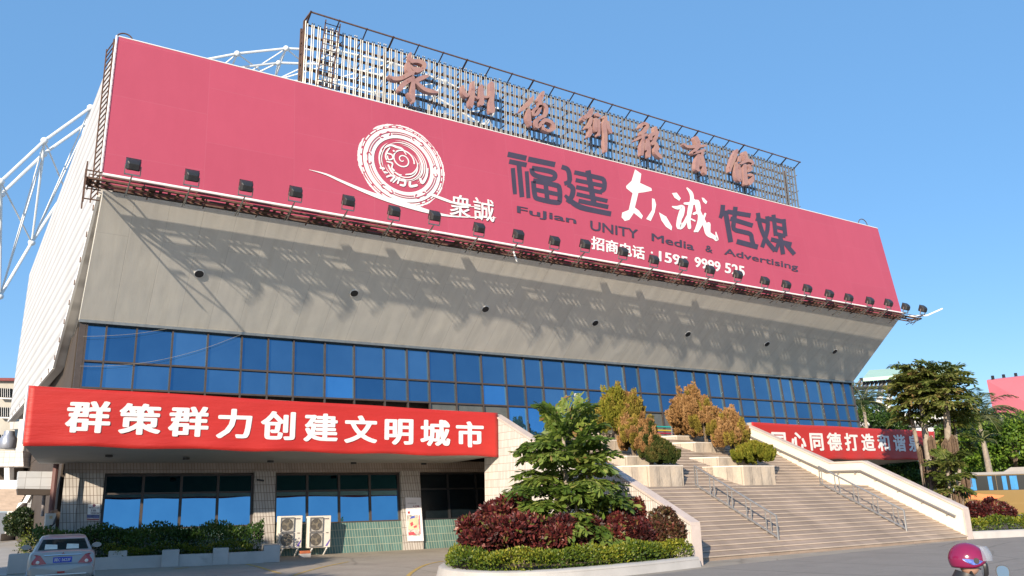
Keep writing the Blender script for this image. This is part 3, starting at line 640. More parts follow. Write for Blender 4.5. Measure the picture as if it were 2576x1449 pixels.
# ------------------------------------------------------------------ sign frame on the roof
FY = 35.0
PF = (np.array([0, FY, 0]), np.array([0, -1., 0]), np.array([1., 0, 0]), np.array([0, 0, 1.]), np.array([0, 1., 0]))
fTL = PY(772, 60, FY); fTR = PY(1996, 414, FY); zT = (fTL[2]+fTR[2])/2; x0, x1 = fTL[0], fTR[0]
frame = thing('rooftop_scaffold', 'tall open frame of upright metal tubes on the roof behind the billboard', 'scaffold', ((x0+x1)/2, FY, 20))
mb = MB(); n = 114
for i in range(n+1):
    x = x0+(x1-x0)*i/n; zz = zT-.12*rnd.random()
    for dx in (-.052, .052): mb.tube([(x+dx, FY, 20.3), (x+dx, FY, zz)], .033, 6)
mb.build('upright_tubes', M['galv'], frame)
mb = MB()
for i in range(8): mb.bar((x0, FY+.14, 20.6+i*(zT-21)/7+.25), (x1, FY+.14, 20.6+i*(zT-21)/7+.25), .07, .07)
for i in range(8): mb.bar((x0, FY+.85, 20.75+i*(zT-21)/7), (x1, FY+.85, 20.75+i*(zT-21)/7), .06, .06)
for i in range(26):
    x = x0+(x1-x0)*i/25
    for j in range(0, 8): z_ = 20.75+j*(zT-21)/7; mb.bar((x, FY+.14, z_+.1), (x, FY+.85, z_), .05, .05); mb.bar((x, FY+.85, z_), (x+.45, FY+.14, z_+.35), .04, .04) if j % 2 == 0 else None
for i in range(9):
    x = x0+(x1-x0)*i/8; mb.bar((x, FY+.85, 20.2), (x, FY+.85, zT), .10, .10)
mb.build('back_bracing', M['rust'], frame)
mb = MB()
tr0 = PY(785, 36, FY-.55); tr1 = PY(2010, 404, FY-.55); zr_ = (tr0[2]+tr1[2])/2
mb.bar((x0, FY-.55, zr_), (x1+.1, FY-.55, zr_), .06, .06)
for i in range(26):
    x = x0+(x1-x0)*i/25; mb.bar((x, FY+.2, zT-.25), (x, FY-.6, zr_+.03), .08 if i % 3 == 0 else .045, .06)
mb.bar((x0-.1, FY+.1, 20.2), (x0-.1, FY+.1, zT), .10, .10); mb.bar((x0-.1, FY+.1, zT), (x0, FY-.55, zr_), .07, .07)
mb.build('top_rail', M['rust'], frame)
mb = MB(); lx = PY(815, 150, FY-.2)[0]
for dx in (0, .75): mb.bar((lx+dx-.5, FY-.35, 20.4), (lx+dx, FY-.25, zT+.2), .05, .05)
for k in range(17): t = k/16; mb.bar((lx-.5+.5*t, FY-.35+.1*t, 20.6+(zT-20.6)*t), (lx+.25+.5*t, FY-.35+.1*t, 20.6+(zT-20.6)*t), .03, .03)
mb.build('ladder', M['rust'], frame)
def sigpink():
    m, nt, p = nm('faded_sign_pink'); v = coords(nt)
    c = ramp(nt, noise(nt, v, 1.1, 6, .65), [(.28, (.235, .12, .11)), (.5, (.32, .185, .172)), (.68, (.36, .22, .17))])
    f = ramp(nt, noise(nt, v, 2.6, 8, .75), [(.60, (0, 0, 0)), (.66, (1, 1, 1))]); c = mix(nt, f, c, (.20, .06, .05))
    nt.links.new(c, p.inputs['Base Color']); p.inputs['Roughness'].default_value = .7; bump(nt, p, noise(nt, v, 6, 5), .3, .03); return m
M['sign_pink'] = sigpink()
PCh = (np.array([0, FY-.75, 0]), np.array([0, -1., 0]))
z7, z8 = CR(1200, 150, 3.22), CR(1900, 300, 3.22)
CH = [(z7, [[(500, 80, 12), (495, 130, 18), (520, 165, 28)], [(475, 190, 24), (480, 250, 28), (520, 300, 25)], [(520, 165, 20), (585, 165, 24), (640, 190, 26), (645, 230, 22), (600, 255, 24), (540, 240, 16)], [(500, 215, 14), (560, 272, 18), (610, 265, 12)], [(270, 320, 8), (320, 350, 22), (400, 345, 25), (470, 310, 27), (530, 285, 18)], [(675, 325, 18), (600, 352, 28), (530, 392, 25)], [(515, 350, 25), (430, 405, 30), (385, 470, 24)], [(525, 340, 18), (525, 430, 24), (525, 520, 26), (532, 595, 15)], [(468, 508, 8), (500, 550, 14), (530, 585, 12)], [(560, 390, 18), (640, 460, 22), (720, 487, 22), (790, 500, 8)]]),
 (z7, [[(1055, 430, 12), (1065, 490, 24), (1095, 535, 18), (1125, 520, 8)], [(1165, 390, 15), (1160, 500, 28), (1145, 610, 30), (1152, 648, 14)], [(1165, 530, 10), (1215, 562, 13)], [(1255, 428, 18), (1255, 520, 27), (1256, 615, 28)], [(1272, 545, 12), (1310, 548, 13), (1345, 540, 10)], [(1362, 402, 24), (1366, 500, 30), (1360, 600, 28), (1366, 690, 36)]]),
 (z7, [[(1800, 545, 10), (1770, 600, 25), (1700, 665, 22), (1670, 695, 8)], [(1755, 690, 24), (1755, 770, 28), (1776, 842, 16)], [(1910, 495, 15), (1890, 545, 28), (1860, 580, 22)], [(1872, 590, 24), (1880, 640, 20), (1850, 720, 20), (1806, 735, 15), (1810, 695, 14), (1842, 660, 16), (1885, 642, 14)], [(1918, 625, 18), (1945, 662, 18), (1940, 720, 20), (1902, 756, 18)], [(1930, 748, 16), (1868, 770, 22), (1832, 820, 22), (1850, 862, 22), (1890, 832, 22), (1930, 792, 22), (2000, 820, 20), (2024, 880, 18), (1970, 905, 16), (1915, 885, 16), (1905, 845, 12)]]),
 (z8, [[(180, 185, 8), (160, 240, 26), (112, 272, 28), (78, 292, 20), (92, 318, 8)], [(165, 290, 18), (156, 340, 20), (120, 386, 18)], [(150, 380, 20), (160, 440, 20), (140, 480, 16)], [(225, 250, 24), (258, 266, 12)], [(215, 300, 20), (210, 360, 26), (216, 420, 18)], [(247, 310, 13), (250, 385, 14), (246, 466, 16)], [(308, 278, 18), (318, 305, 18), (302, 370, 24), (315, 450, 22), (318, 560, 20), (320, 640, 14)], [(340, 330, 16), (346, 382, 20), (375, 440, 16)]]),
 (z8, [[(690, 382, 16), (720, 345, 18), (765, 360, 16), (742, 410, 24), (705, 452, 20)], [(635, 525, 10), (690, 490, 17), (752, 464, 16)], [(720, 500, 16), (710, 580, 22), (706, 672, 18)], [(765, 520, 20), (775, 600, 24), (780, 692, 18)], [(742, 560, 12), (745, 622, 12)], [(845, 390, 18), (850, 440, 22), (802, 470, 20), (800, 512, 16)], [(870, 440, 16), (850, 500, 20), (815, 562, 18)], [(832, 540, 18), (860, 582, 22), (850, 640, 22), (890, 690, 20), (910, 712, 10)], [(876, 600, 13), (872, 622, 13)]]),
 (z8, [[(1280, 500, 26), (1305, 560, 28), (1312, 592, 18)], [(1150, 563, 10), (1190, 590, 16), (1270, 590, 20), (1382, 580, 12)], [(1300, 602, 16), (1260, 640, 20), (1246, 664, 14), (1310, 646, 16), (1368, 625, 13)], [(1345, 640, 14), (1350, 672, 12)], [(1310, 690, 24), (1295, 760, 28), (1290, 820, 24), (1310, 846, 12)], [(1340, 690, 18), (1360, 770, 20), (1375, 850, 20), (1386, 882, 10)], [(1320, 740, 12), (1330, 792, 12)]]),
 (z8, [[(1715, 630, 15), (1690, 700, 26), (1650, 800, 20), (1640, 852, 12)], [(1745, 700, 14), (1740, 742, 16)], [(1705, 770, 20), (1715, 860, 24), (1730, 932, 20), (1756, 948, 10), (1750, 840, 10), (1735, 792, 10)], [(1800, 660, 24), (1816, 722, 22)], [(1760, 770, 13), (1830, 737, 20), (1882, 760, 14), (1880, 782, 8)], [(1800, 790, 18), (1800, 880, 22), (1812, 982, 24)], [(1840, 790, 14), (1860, 830, 20), (1832, 852, 14)], [(1850, 892, 20), (1886, 900, 10), (1872, 950, 24), (1850, 992, 12)]])]
CL = ['spread like a star, leftmost of seven', 'made of four uprights, second from the left', 'of looping strokes, third from the left', 'with a long tail on its right, middle of seven', 'with tangled legs, third from the right', 'with a crossbar over two legs, second from the right', 'with stacked hooks, rightmost of seven']
nF = np.array([0, -1., 0])
for (f, sts), lab in zip(CH, CL):
    mb = MB(); mp = lambda x, y: PP(*f(x, y), PCh); k = 0
    for s in sts: stroke(mb, [(a, b, r*.88) for a, b, r in s], mp, .003*k, nF, .30); k += 1
    o = mb.build('sign_character', M['sign_pink']); tag(o, 'faded pink raised brush character '+lab, 'sign character', 'raised characters on the roof frame')
    br_ = MB(); P = np.array([mp(*s[0][:2]) for s in sts]+[mp(*s[-1][:2]) for s in sts])
    for p in P[::3]: br_.bar(p+[0, .28, 0], (p[0], FY+.1, p[2]+.05), .04, .04)
    br_.build('bracket', M['rust'], o)
# ------------------------------------------------------------------ arched space truss behind
TY = 82.
tru = thing('roof_truss', 'white arched tubular space truss with ball joints rising behind the hall', 'roof truss', (10, TY, 20))
def tp(u, v, dy=0): return PY(u, v, TY+dy)
up_ = [tp(*p) for p in ((-95, 590), (2, 457), (112, 354), (228, 271), (340, 205), (465, 160), (597, 135), (720, 122), (850, 128), (985, 158), (1120, 205), (1250, 275))]
lo_ = [tp(*p, 1) for p in ((-95, 630), (4, 488), (110, 387), (222, 308), (335, 245), (455, 200), (580, 172), (700, 158), (830, 163), (960, 190), (1090, 240), (1215, 315))]
in_ = [tp(*p, 6) for p in ((-70, 850), (0, 745), (80, 610), (165, 480), (300, 350), (430, 270), (560, 225), (690, 203), (820, 205), (945, 235), (1070, 290), (1190, 370))]
mb = MB()
for ch in (up_, lo_, in_): mb.tube(ch, .145, 8)
mb.build('chord', M['truss'], tru, smooth=True)
mb = MB()
for i in range(len(up_)):
    mb.tube([up_[i], lo_[i]], .08, 6); mb.tube([up_[i], in_[i]], .09, 6); mb.tube([lo_[i], in_[i]], .09, 6)
    if i+1 < len(up_): mb.tube([up_[i], in_[i+1]], .085, 6); mb.tube([lo_[i+1], in_[i]], .085, 6); mb.tube([up_[i+1], in_[i]], .075, 6)
mb.build('web', M['truss'], tru, smooth=True)
for ch in (up_, lo_, in_):
    for p in ch[1:]: mb = MB(); mb.ball(p, .33, 10, 7); mb.build('ball_joint', M['truss'], tru, smooth=True)

# ------------------------------------------------------------------ red banners
def cloth(name, col):
    m, nt, p = nm(name); v = coords(nt, 'UV')
    c = ramp(nt, noise(nt, coords(nt, 'UV', (.3, 1.2, 1)), 1.2, 5), [(.3, sc3(col, .93)), (.7, sc3(col, 1.05))])
    nt.links.new(c, p.inputs['Base Color']); p.inputs['Roughness'].default_value = .55; p.inputs['Sheen Weight'].default_value = .1
    bump(nt, p, noise(nt, coords(nt, 'UV', (.35, 1.8, 1)), 1.3, 6, .65), .38, .12); return m
M['red_cloth'] = cloth('red_cloth', (.42, .015, .010))
def banner(TL_, BL_, TR_, BR_, label, seed, wave):
    r = np.random.default_rng(seed); nx, ny = 90, 14; n = unit(np.cross(TR_-TL_, BL_-TL_)); n = n if n[1] < 0 else -n
    mb = MB(); vs = []
    ph = r.uniform(0, 6, 8)
    for j in range(ny+1):
        for i in range(nx+1):
            a, b = i/nx, j/ny; p = (TL_*(1-a)+TR_*a)*(1-b)+(BL_*(1-a)+BR_*a)*b
            L = a*18; w = math.sin(L*1.1+b*2+ph[0])*.4+math.sin(L*2.3-b*4+ph[1])*.3+math.sin(b*9+L*.5+ph[2])*.3
            edge = b**3
            dz = -wave*edge*(.5+.5*math.sin(L*1.7+ph[3]))-.012*math.sin(L*.9+ph[4])*(1-b)
            vs.append(p+n*(.06+.010*w+edge*.03*math.sin(L*3+ph[5]))+np.array([0, 0, dz]))
    fs = [(j*(nx+1)+i, j*(nx+1)+i+1, (j+1)*(nx+1)+i+1, (j+1)*(nx+1)+i) for j in range(ny) for i in range(nx)]
    t = thing('banner', label, 'banner', BL_, 'red slogan banners on the canopies')
    mb.add(vs, fs); o = mb.build('cloth', M['red_cloth'], t, smooth=True, uvf=lambda p: (float(p[0]), float(p[2])))
    sl = o.modifiers.new('thickness', 'SOLIDIFY'); sl.thickness = .012; sl.offset = -1
    return t, n
e3 = PC[2]
ban, nb = banner(cTL+[-.02, 0, 0], cBL+[-.02, 0, -.02], cTR, cBR+[0, 0, -.02], 'long red banner with ten white characters on the left canopy above the ground floor windows', 5, .05)
z4 = CR(0, 900, 2.415)
pa = PP(*z4(690, 1152), PC); pb = PP(*c6(2128, 100), PC); mb = MB()
CHN = '群策群力创建文明城市'
for i, ch in enumerate(CHN):
    c = pa+(pb-pa)*i/9; text_em(mb, ch, c, e3*1.38, np.array([0, 0, 1.13]), nb*(.088), .038)
mb.build('lettering', M['white_letter'], ban)
mb = MB(); mb.tube([cTL+[-.06, -.03, 0], cBL+[-.06, -.03, 0]], .04, 6); mb.build('edge_pole', M['white_paint'], ban)
bn2, nb2 = banner(rTL, rBL+[0, 0, -.02], rTR, rBR+[0, 0, -.02], 'red banner with white characters on the right canopy behind the stairs and palms', 9, .05)
pa = PY(*c2(360, 276), RY); pb = PY(*c2(1512, 297), RY); mb = MB(); wd = (pb-pa)/7; ex = unit(wd)
for i, ch in enumerate('同心同德打造和谐泉州'):
    text_em(mb, ch, pa+wd*i, ex*1.40, np.array([0, 0, 1.14]), nb2*.094, .038)
mb.build('lettering', M['white_letter'], bn2)

rg0 = PP(1277, 632, PB)+fw*.5; mb = MB()
mb.loft([[rg0+np.array([w_*math.cos(a), w_*.5*math.sin(a), z_])+dv*x_ for a in np.linspace(0, 6.28, 7, endpoint=False)] for x_, z_, w_ in ((0, 0, .03), (.02, -.15, .06), (.08, -.32, .05), (.16, -.5, .07), (.2, -.62, .02))]); tag(mb.build('rag', M['white_paint'], smooth=True), 'small white rag dangling from the rusty walkway below the billboard', 'rag')
# ------------------------------------------------------------------ ground
gnd = MB(); gnd.poly([(-400, -200, 0), (600, -200, 0), (600, 700, 0), (-400, 700, 0)]); struct(gnd.build('ground', M['drive'], org=(0, 0, 0)))
rd = MB(); rd.poly([(-60, -60, .004), (200, -60, .004), (200, 17.2, .004), (44, 18.6, .004), (36.8, 20.1, .004), (19.2, 18.6, .004), (14, 17.6, .004), (9, 16.2, .004), (-60, 13.0, .004)]); struct(rd.build('road', M['asphalt'], org=(0, 0, 0)))
def ribbon(name, pts, w, z, m):
    P = smooth_path([(p[0], p[1], 0) for p in pts], 6); mb = MB(); vs = []
    for i in range(len(P)):
        t = unit((P[min(i+1, len(P)-1)]-P[max(i-1, 0)])[:2]); n = np.array([-t[1], t[0]])*w/2
        vs += [(P[i][0]+n[0], P[i][1]+n[1], z), (P[i][0]-n[0], P[i][1]-n[1], z)]
    mb.add(vs, [(2*i, 2*i+1, 2*i+3, 2*i+2) for i in range(len(P)-1)]); return mb.build(name, m, org=(0, 0, 0))
g6 = lambda x, y: PZ(*c6(x, y))
struct(ribbon('lane_marking', [g6(1560, 1440), g6(1600, 1400), g6(1690, 1345), g6(1780, 1315), g6(1900, 1293)], .13, .008, M['yellow_line']))
struct(ribbon('lane_marking', [g6(480, 1430), g6(620, 1385), g6(800, 1340), g6(1000, 1300)], .12, .008, M['yellow_line']))
struct(ribbon('lane_marking', [g6(40, 1322), g6(150, 1348), g6(260, 1382), g6(360, 1410)], .12, .008, M['yellow_line']))
struct(ribbon('lane_marking', [PZ(*c5(1640, 1370)), PZ(*c5(1780, 1352))], .10, .008, M['yellow_line']))

M['stone_nosing'] = bricks('stone_nosing', (.47, .385, .31), (.34, .27, .21), 1.1, .9, .004, off=.4, rough=.5, var=.08, dirt=.15, bstr=.05)
# ------------------------------------------------------------------ staircase
stairs = thing('staircase', 'broad pinkish stone staircase with white side walls leading up to the glass doors', 'stairs', (28, 26, 0))
Y0, TR, RI = 20.3, .30, .15
def steps(x0_, x1_):
    pr = [(Y0-.0, 0.)]; y, z = Y0, 0.
    for k in range(16):
        z1 = z+RI; pr += [(y, z1-.035), (y-.022, z1-.032), (y-.022, z1)]; y += TR if k < 15 else 2.05; z = z1
    for k in range(17):
        z1 = z+2.55/17; pr += [(y, z1-.035), (y-.022, z1-.032), (y-.022, z1)]; y += .29; z = z1
    pr += [(31.9, z), (31.9, 0)]
    mb = MB(); mb.prism([(x0_, a, b) for a, b in pr], (x1_-x0_, 0, 0)); return mb
sm_ = steps(19.34, 36.62); sm_.m = 1; y, z = Y0, 0.
for k in range(33):
    z += RI if k < 16 else 2.55/17
    sm_.box((19.37, y-.045, z-.036), (36.59, y+.06, z+.006)); y += (TR if k < 15 else 2.05) if k < 16 else .29
sm_.build('steps', [M['stone_step'], M['stone_nosing']], stairs, uvf=lambda p: (float(p[0]), float(p[2])-.02+float(p[1])*.0))
WP = [(19.28, 0), (19.28, 1.22), (24.0, 3.46), (25.9, 3.50), (31.0, 5.72), (31.9, 5.72), (31.9, 0)]
WPR = [(20.32, 0), (20.32, 1.24), (24.92, 3.50), (26.8, 3.52), (32.05, 5.86), (32.3, 5.86), (32.3, 0)]
mb = MB(); mb.prism([(19.05, a, b) for a, b in WP], (.31, 0, 0)); mb.build('left_side_wall', M['lit_stair_tile'], stairs, uvf=lambda p: (float(p[1])+float(p[0]), float(p[2])))
def cap(WP_, x, w):
    mb = MB(); n = 5; T = [np.array([x, a, b]) for a, b in WP_[1:1+n]]; up_ = np.array([0, 0, .09])
    rings = [[t+[0, 0, .002], t+[w, 0, .002], t+[w, 0, 0]+up_, t+up_] for t in T]; rings[0] = [p-np.array([0, .04, 0]) for p in rings[0]]
    mb.loft(rings); mb.box((x+.012, WP_[0][0]-.06, 0), (x+w-.012, WP_[0][0]-.003, WP_[1][1]+.0)); return mb
cap(WP, 19.0, .42).build('wall_cap', M['stone_cap'], stairs)
mb = MB(); mb.prism([(36.60, a, b) for a, b in WPR], (.38, 0, 0)); mb.build('right_side_wall', M['cream'], stairs)
cap(WPR, 36.56, .46).build('wall_cap', M['stone_cap'], stairs)
# handrail fixed to the right wall
wr = thing('wall_handrail', 'steel handrail fixed along the inner face of the cream right stair wall', 'handrail', (36.5, 20.6, 1))
rp = [(36.46, 20.6, .98), (36.46, 25.0, 3.10), (36.46, 26.95, 3.14), (36.46, 31.8, 5.3)]
mb = MB(); mb.tube(rp, .045, 8); mb.build('rail', M['steel'], wr, smooth=True)
for a, b, n in ((0, 1, 4), (1, 2, 2), (2, 3, 4)):
    for k in range(n):
        p = np.array(rp[a])+(np.array(rp[b])-np.array(rp[a]))*(k+.35)/n
        mb = MB(); mb.tube([p, p+[0, 0, -.12], p+[.14, 0, -.14]], .018, 6); mb.build('bracket', M['steel'], wr)
# free standing handrails
def handrail(x, lab):
    t = thing('stair_handrail', lab, 'handrail', (x, 20.9, .3), 'free standing handrails on the stairs')
    zb = lambda y: (y-Y0)*.5
    ya, yb = 20.95, 24.95; hb, ht = .22, .98
    top = [(x, ya, zb(ya)+ht), (x, yb, zb(yb)+ht)]; bot = [(x, ya, zb(ya)+hb), (x, yb, zb(yb)+hb)]
    mb = MB(); mb.tube([(x, ya, zb(ya)-.02), top[0], top[1], bot[1], bot[0]], .042, 8); mb.build('rail', M['steel'], t, smooth=True)
    for k, y in enumerate(np.linspace(ya+.28, yb-.12, 5)):
        for dy in (-.0, .22):
            if y+dy > yb-.05: continue
            mb = MB(); mb.tube([(x, y+dy, zb(y+dy)-.08), (x, y+dy, zb(y+dy)+ht)], .024, 6); mb.build('post', M['steel'], t, smooth=True)
    return t
handrail(25.1, 'stainless steel stair handrail below the left planters'); handrail(33.2, 'stainless steel stair handrail nearest the cream right wall')
# ------------------------------------------------------------------ planters on the stairs
def gran():
    m, nt, p = nm('planter_granite'); v = coords(nt, 'UV')
    b = nt.nodes.new('ShaderNodeTexBrick'); b.offset = 0; b.inputs['Brick Width'].default_value = .62; b.inputs['Row Height'].default_value = 9; b.inputs['Scale'].default_value = 1
    b.inputs['Mortar Size'].default_value = .016; b.inputs['Mortar Smooth'].default_value = .9
    b.inputs['Color1'].default_value = (.42, .35, .275, 1); b.inputs['Color2'].default_value = (.50, .43, .345, 1); b.inputs['Mortar'].default_value = (.28, .23, .175, 1)
    vv = nt.nodes.new('ShaderNodeMix'); vv.data_type = 'VECTOR'; vv.inputs[0].default_value = .06
    nt.links.new(v, vv.inputs[4]); nn = nt.nodes.new('ShaderNodeTexNoise'); nn.inputs['Scale'].default_value = 2.2; nt.links.new(v, nn.inputs[0]); nt.links.new(nn.outputs[1], vv.inputs[5])
    nt.links.new(vv.outputs[1], b.inputs[0])
    c = mix(nt, 1, b.outputs[0], ramp(nt, noise(nt, coords(nt, 'UV', (1, .35, 1)), 1.5, 6, .65), [(.34, (.62, .63, .66)), (.52, (1, 1, 1)), (.75, (1.1, 1.05, .98))]), 'MULTIPLY')
    nt.links.new(c, p.inputs['Base Color']); p.inputs['Roughness'].default_value = .9
    ad = nt.nodes.new('ShaderNodeMath'); ad.operation = 'MULTIPLY_ADD'; ad.inputs[1].default_value = -.7
    nt.links.new(b.outputs[1], ad.inputs[0]); nt.links.new(noise(nt, v, 5, 6, .6), ad.inputs[2]); bump(nt, p, ad.outputs[0], .6, .05); return m
M['planter'] = gran()
def planter(x0_, x1_, yf, yb, zt, lab):
    t = thing('stone_planter', lab, 'planter', ((x0_+x1_)/2, yf, 2), 'stepped stone planters on the stairs')
    zb = max(2.3, 2.4+(yf-26.85)*.5-.3); c = .95
    pl = [(x0_, yf+c*1.05), (x0_+c, yf), (x1_-.02, yf), (x1_, yf+.02), (x1_, yb), (x0_, yb)]
    per = [0]
    for i in range(len(pl)): per.append(per[-1]+math.dist(pl[i], pl[(i+1) % len(pl)]))
    def uvp(p):
        i = min(range(len(pl)), key=lambda k: (pl[k][0]-p[0])**2+(pl[k][1]-p[1])**2); return (per[i], float(p[2]))
    mb = MB(); mb.prism([(a, b, zb) for a, b in pl], (0, 0, zt-zb)); mb.build('body', M['planter'], t, uvf=uvp)
    mb = MB(); n = len(pl); cen = np.array([(x0_+x1_)/2, (yf+yb)/2])
    out = [(cen+(np.array(q)-cen)*1.012) for q in pl]; inn = [(cen+(np.array(q)-cen)*.88) for q in pl]
    vs = [(*q, zt+.003) for q in out]+[(*q, zt+.06) for q in out]+[(*q, zt+.06) for q in inn]+[(*q, zt+.003) for q in inn]
    fs = []
    for i in range(n):
        j = (i+1) % n
        for a_ in range(4): b_ = (a_+1) % 4; fs.append((a_*n+i, a_*n+j, b_*n+j, b_*n+i))
    mb.add(vs, fs); mb.build('rim', M['granite_cap'], t)
    mb = MB(); mb.poly([(*q, zt+.03) for q in inn]); mb.build('soil', M['soil'], t)
ZP = [3.36, 3.85, 4.68, 5.12]; YF = [26.72, 28.4, 30.1, 31.6]; YBk = [28.38, 30.08, 31.58, 33.2]
ord_ = ['lowest', 'second lowest', 'second highest', 'highest']
for i in range(4):
    planter(23.25+.24*i, 26.2+.18*i, YF[i], YBk[i], ZP[i], f'{ord_[i]} split stone planter of the left stepped row on the stairs')
    planter(29.1+.22*i, 32.25+.18*i, YF[i], YBk[i], ZP[i], f'{ord_[i]} split stone planter of the right stepped row on the stairs')

# ------------------------------------------------------------------ foliage tools
def leafmat(name, stops, rough=.5, trans=.25, spec=.35):
    m, nt, p = nm(name); at = nt.nodes.new('ShaderNodeAttribute'); at.attribute_name = 'tint'
    c = ramp(nt, at.outputs['Fac'], stops); nt.links.new(c, p.inputs['Base Color']); p.inputs['Roughness'].default_value = rough
    p.inputs['Specular IOR Level'].default_value = spec
    tr = nt.nodes.new('ShaderNodeBsdfTranslucent'); nt.links.new(c, tr.inputs[0]); mx = nt.nodes.new('ShaderNodeMixShader'); mx.inputs[0].default_value = trans
    out = [n for n in nt.nodes if n.type == 'OUTPUT_MATERIAL'][0]
    nt.links.new(p.outputs[0], mx.inputs[1]); nt.links.new(tr.outputs[0], mx.inputs[2]); nt.links.new(mx.outputs[0], out.inputs[0]); return m
L_ = {}
L_['green'] = leafmat('leaf_green', [(0, (.012, .035, .008)), (.5, (.04, .09, .016)), (1, (.11, .17, .03))])
L_['tree'] = leafmat('leaf_tree', [(0, (.035, .08, .010)), (.5, (.10, .19, .02)), (1, (.24, .33, .04))])
L_['palm'] = leafmat('leaf_fishtail', [(0, (.04, .085, .015)), (.5, (.13, .20, .033)), (.92, (.27, .32, .07)), (1, (.26, .15, .06))], .4, .38, .5)
L_['palm_dry'] = leafmat('leaf_fishtail_dry', [(0, (.045, .065, .016)), (.42, (.115, .155, .03)), (.8, (.24, .24, .07)), (1, (.34, .22, .10))], .5, .4)
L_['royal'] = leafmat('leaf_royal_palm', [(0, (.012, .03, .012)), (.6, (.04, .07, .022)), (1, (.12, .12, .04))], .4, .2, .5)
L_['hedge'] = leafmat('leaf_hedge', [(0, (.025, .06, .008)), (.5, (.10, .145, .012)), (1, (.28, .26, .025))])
L_['yellow'] = leafmat('leaf_yellow', [(0, (.05, .08, .01)), (.5, (.20, .20, .02)), (1, (.34, .27, .03))])
L_['red'] = leafmat('leaf_red', [(0, (.025, .012, .010)), (.45, (.075, .016, .018)), (.78, (.18, .032, .03)), (.94, (.28, .10, .06)), (1, (.12, .13, .03))], .45, .25, .45)
L_['redgreen'] = leafmat('leaf_redgreen', [(0, (.03, .03, .012)), (.45, (.10, .04, .03)), (.75, (.10, .09, .03)), (1, (.26, .07, .06))], .45, .25, .4)
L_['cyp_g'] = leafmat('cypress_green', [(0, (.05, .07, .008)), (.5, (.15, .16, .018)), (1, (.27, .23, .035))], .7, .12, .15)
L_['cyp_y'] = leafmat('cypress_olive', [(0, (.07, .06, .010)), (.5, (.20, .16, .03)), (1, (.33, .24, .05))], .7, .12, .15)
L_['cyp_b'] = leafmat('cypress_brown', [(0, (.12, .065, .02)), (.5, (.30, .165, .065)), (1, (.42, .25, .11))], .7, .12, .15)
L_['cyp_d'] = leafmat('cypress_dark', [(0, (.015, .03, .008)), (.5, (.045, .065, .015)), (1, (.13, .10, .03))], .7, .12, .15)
M['bark'] = plain('bark', (.16, .12, .085), .9, .35, 6, bumps=.5)
M['palm_bark'] = plain('palm_bark', (.30, .25, .20), .85, .3, 5, bumps=.4)
def leafmesh(name, P, D, N, ln, wd, tint, mat, parent=None, org=None, fold=.0):
    """one diamond leaf per row: P base, D direction, N rough normal"""
    n = len(P); D = D/np.linalg.norm(D, axis=1, keepdims=True); Sd = np.cross(D, N); Sd /= (np.linalg.norm(Sd, axis=1, keepdims=True)+1e-9)
    Nn = np.cross(Sd, D); ln = np.broadcast_to(ln, (n,))[:, None]; wd = np.broadcast_to(wd, (n,))[:, None]
    V = np.empty((n, 4, 3)); V[:, 0] = P; V[:, 1] = P+D*ln*.5+Sd*wd*.5+Nn*ln*fold; V[:, 2] = P+D*ln; V[:, 3] = P+D*ln*.5-Sd*wd*.5+Nn*ln*fold
    return fastmesh(name, V.reshape(-1, 3), np.arange(4*n).reshape(n, 4), tint, mat, parent, org)
def fastmesh(name, V, F, tint, mat, parent=None, org=None):
    og = ORG[parent] if parent is not None else np.array(org if org is not None else [V[:, 0].mean(), V[:, 1].mean(), V[:, 2].min()], float)
    me = bpy.data.meshes.new(name); k = F.shape[1]; n = len(F)
    me.vertices.add(len(V)); me.vertices.foreach_set('co', (V-og).astype(np.float32).ravel())
    me.loops.add(n*k); me.loops.foreach_set('vertex_index', F.astype(np.int32).ravel())
    me.polygons.add(n); me.polygons.foreach_set('loop_start', np.arange(0, n*k, k, dtype=np.int32))
    try: me.polygons.foreach_set('loop_total', np.full(n, k, np.int32))
    except Exception: pass
    me.update(); me.validate()
    a = me.attributes.new('tint', 'FLOAT', 'FACE'); a.data.foreach_set('value', np.clip(np.asarray(tint, np.float32), 0, 1))
    me.materials.append(mat); o = bpy.data.objects.new(name, me); COL.objects.link(o)
    if parent is not None: o.parent = parent
    else: o.location = og
    ORG[o] = og; return o
def rdir(n): v = RNG.normal(size=(n, 3)); return v/np.linalg.norm(v, axis=1, keepdims=True)
def clumps(cs, per, sizes, shell=.55):
    """leaf positions over a set of ellipsoid clumps; returns P, outward dir, clump index"""
    P, D, I = [], [], []
    for i, (c, r) in enumerate(cs):
        d = rdir(per); rad = (shell+(1-shell)*RNG.random(per)**.6)[:, None]
        P.append(np.array(c)+d*rad*np.array(r)); D.append(d); I.append(np.full(per, i))
    return np.vstack(P), np.vstack(D), np.concatenate(I)
def crown(name, cs, per, ln, wd, mat, parent=None, up=.3, jit=.7, tv=.22, org=None):
    P, D, I = clumps(cs, per, None); n = len(P)
    ct = RNG.uniform(.25, .75, len(cs))[I]
    dd = D+np.array([0, 0, up])+RNG.normal(size=(n, 3))*jit
    N = D*.6+rdir(n)*.8+np.array([0, 0, .5])
    return leafmesh(name, P, dd, N, ln*RNG.uniform(.6, 1.3, n), wd*RNG.uniform(.7, 1.2, n), ct+RNG.normal(size=n)*tv, mat, parent, org, .08)
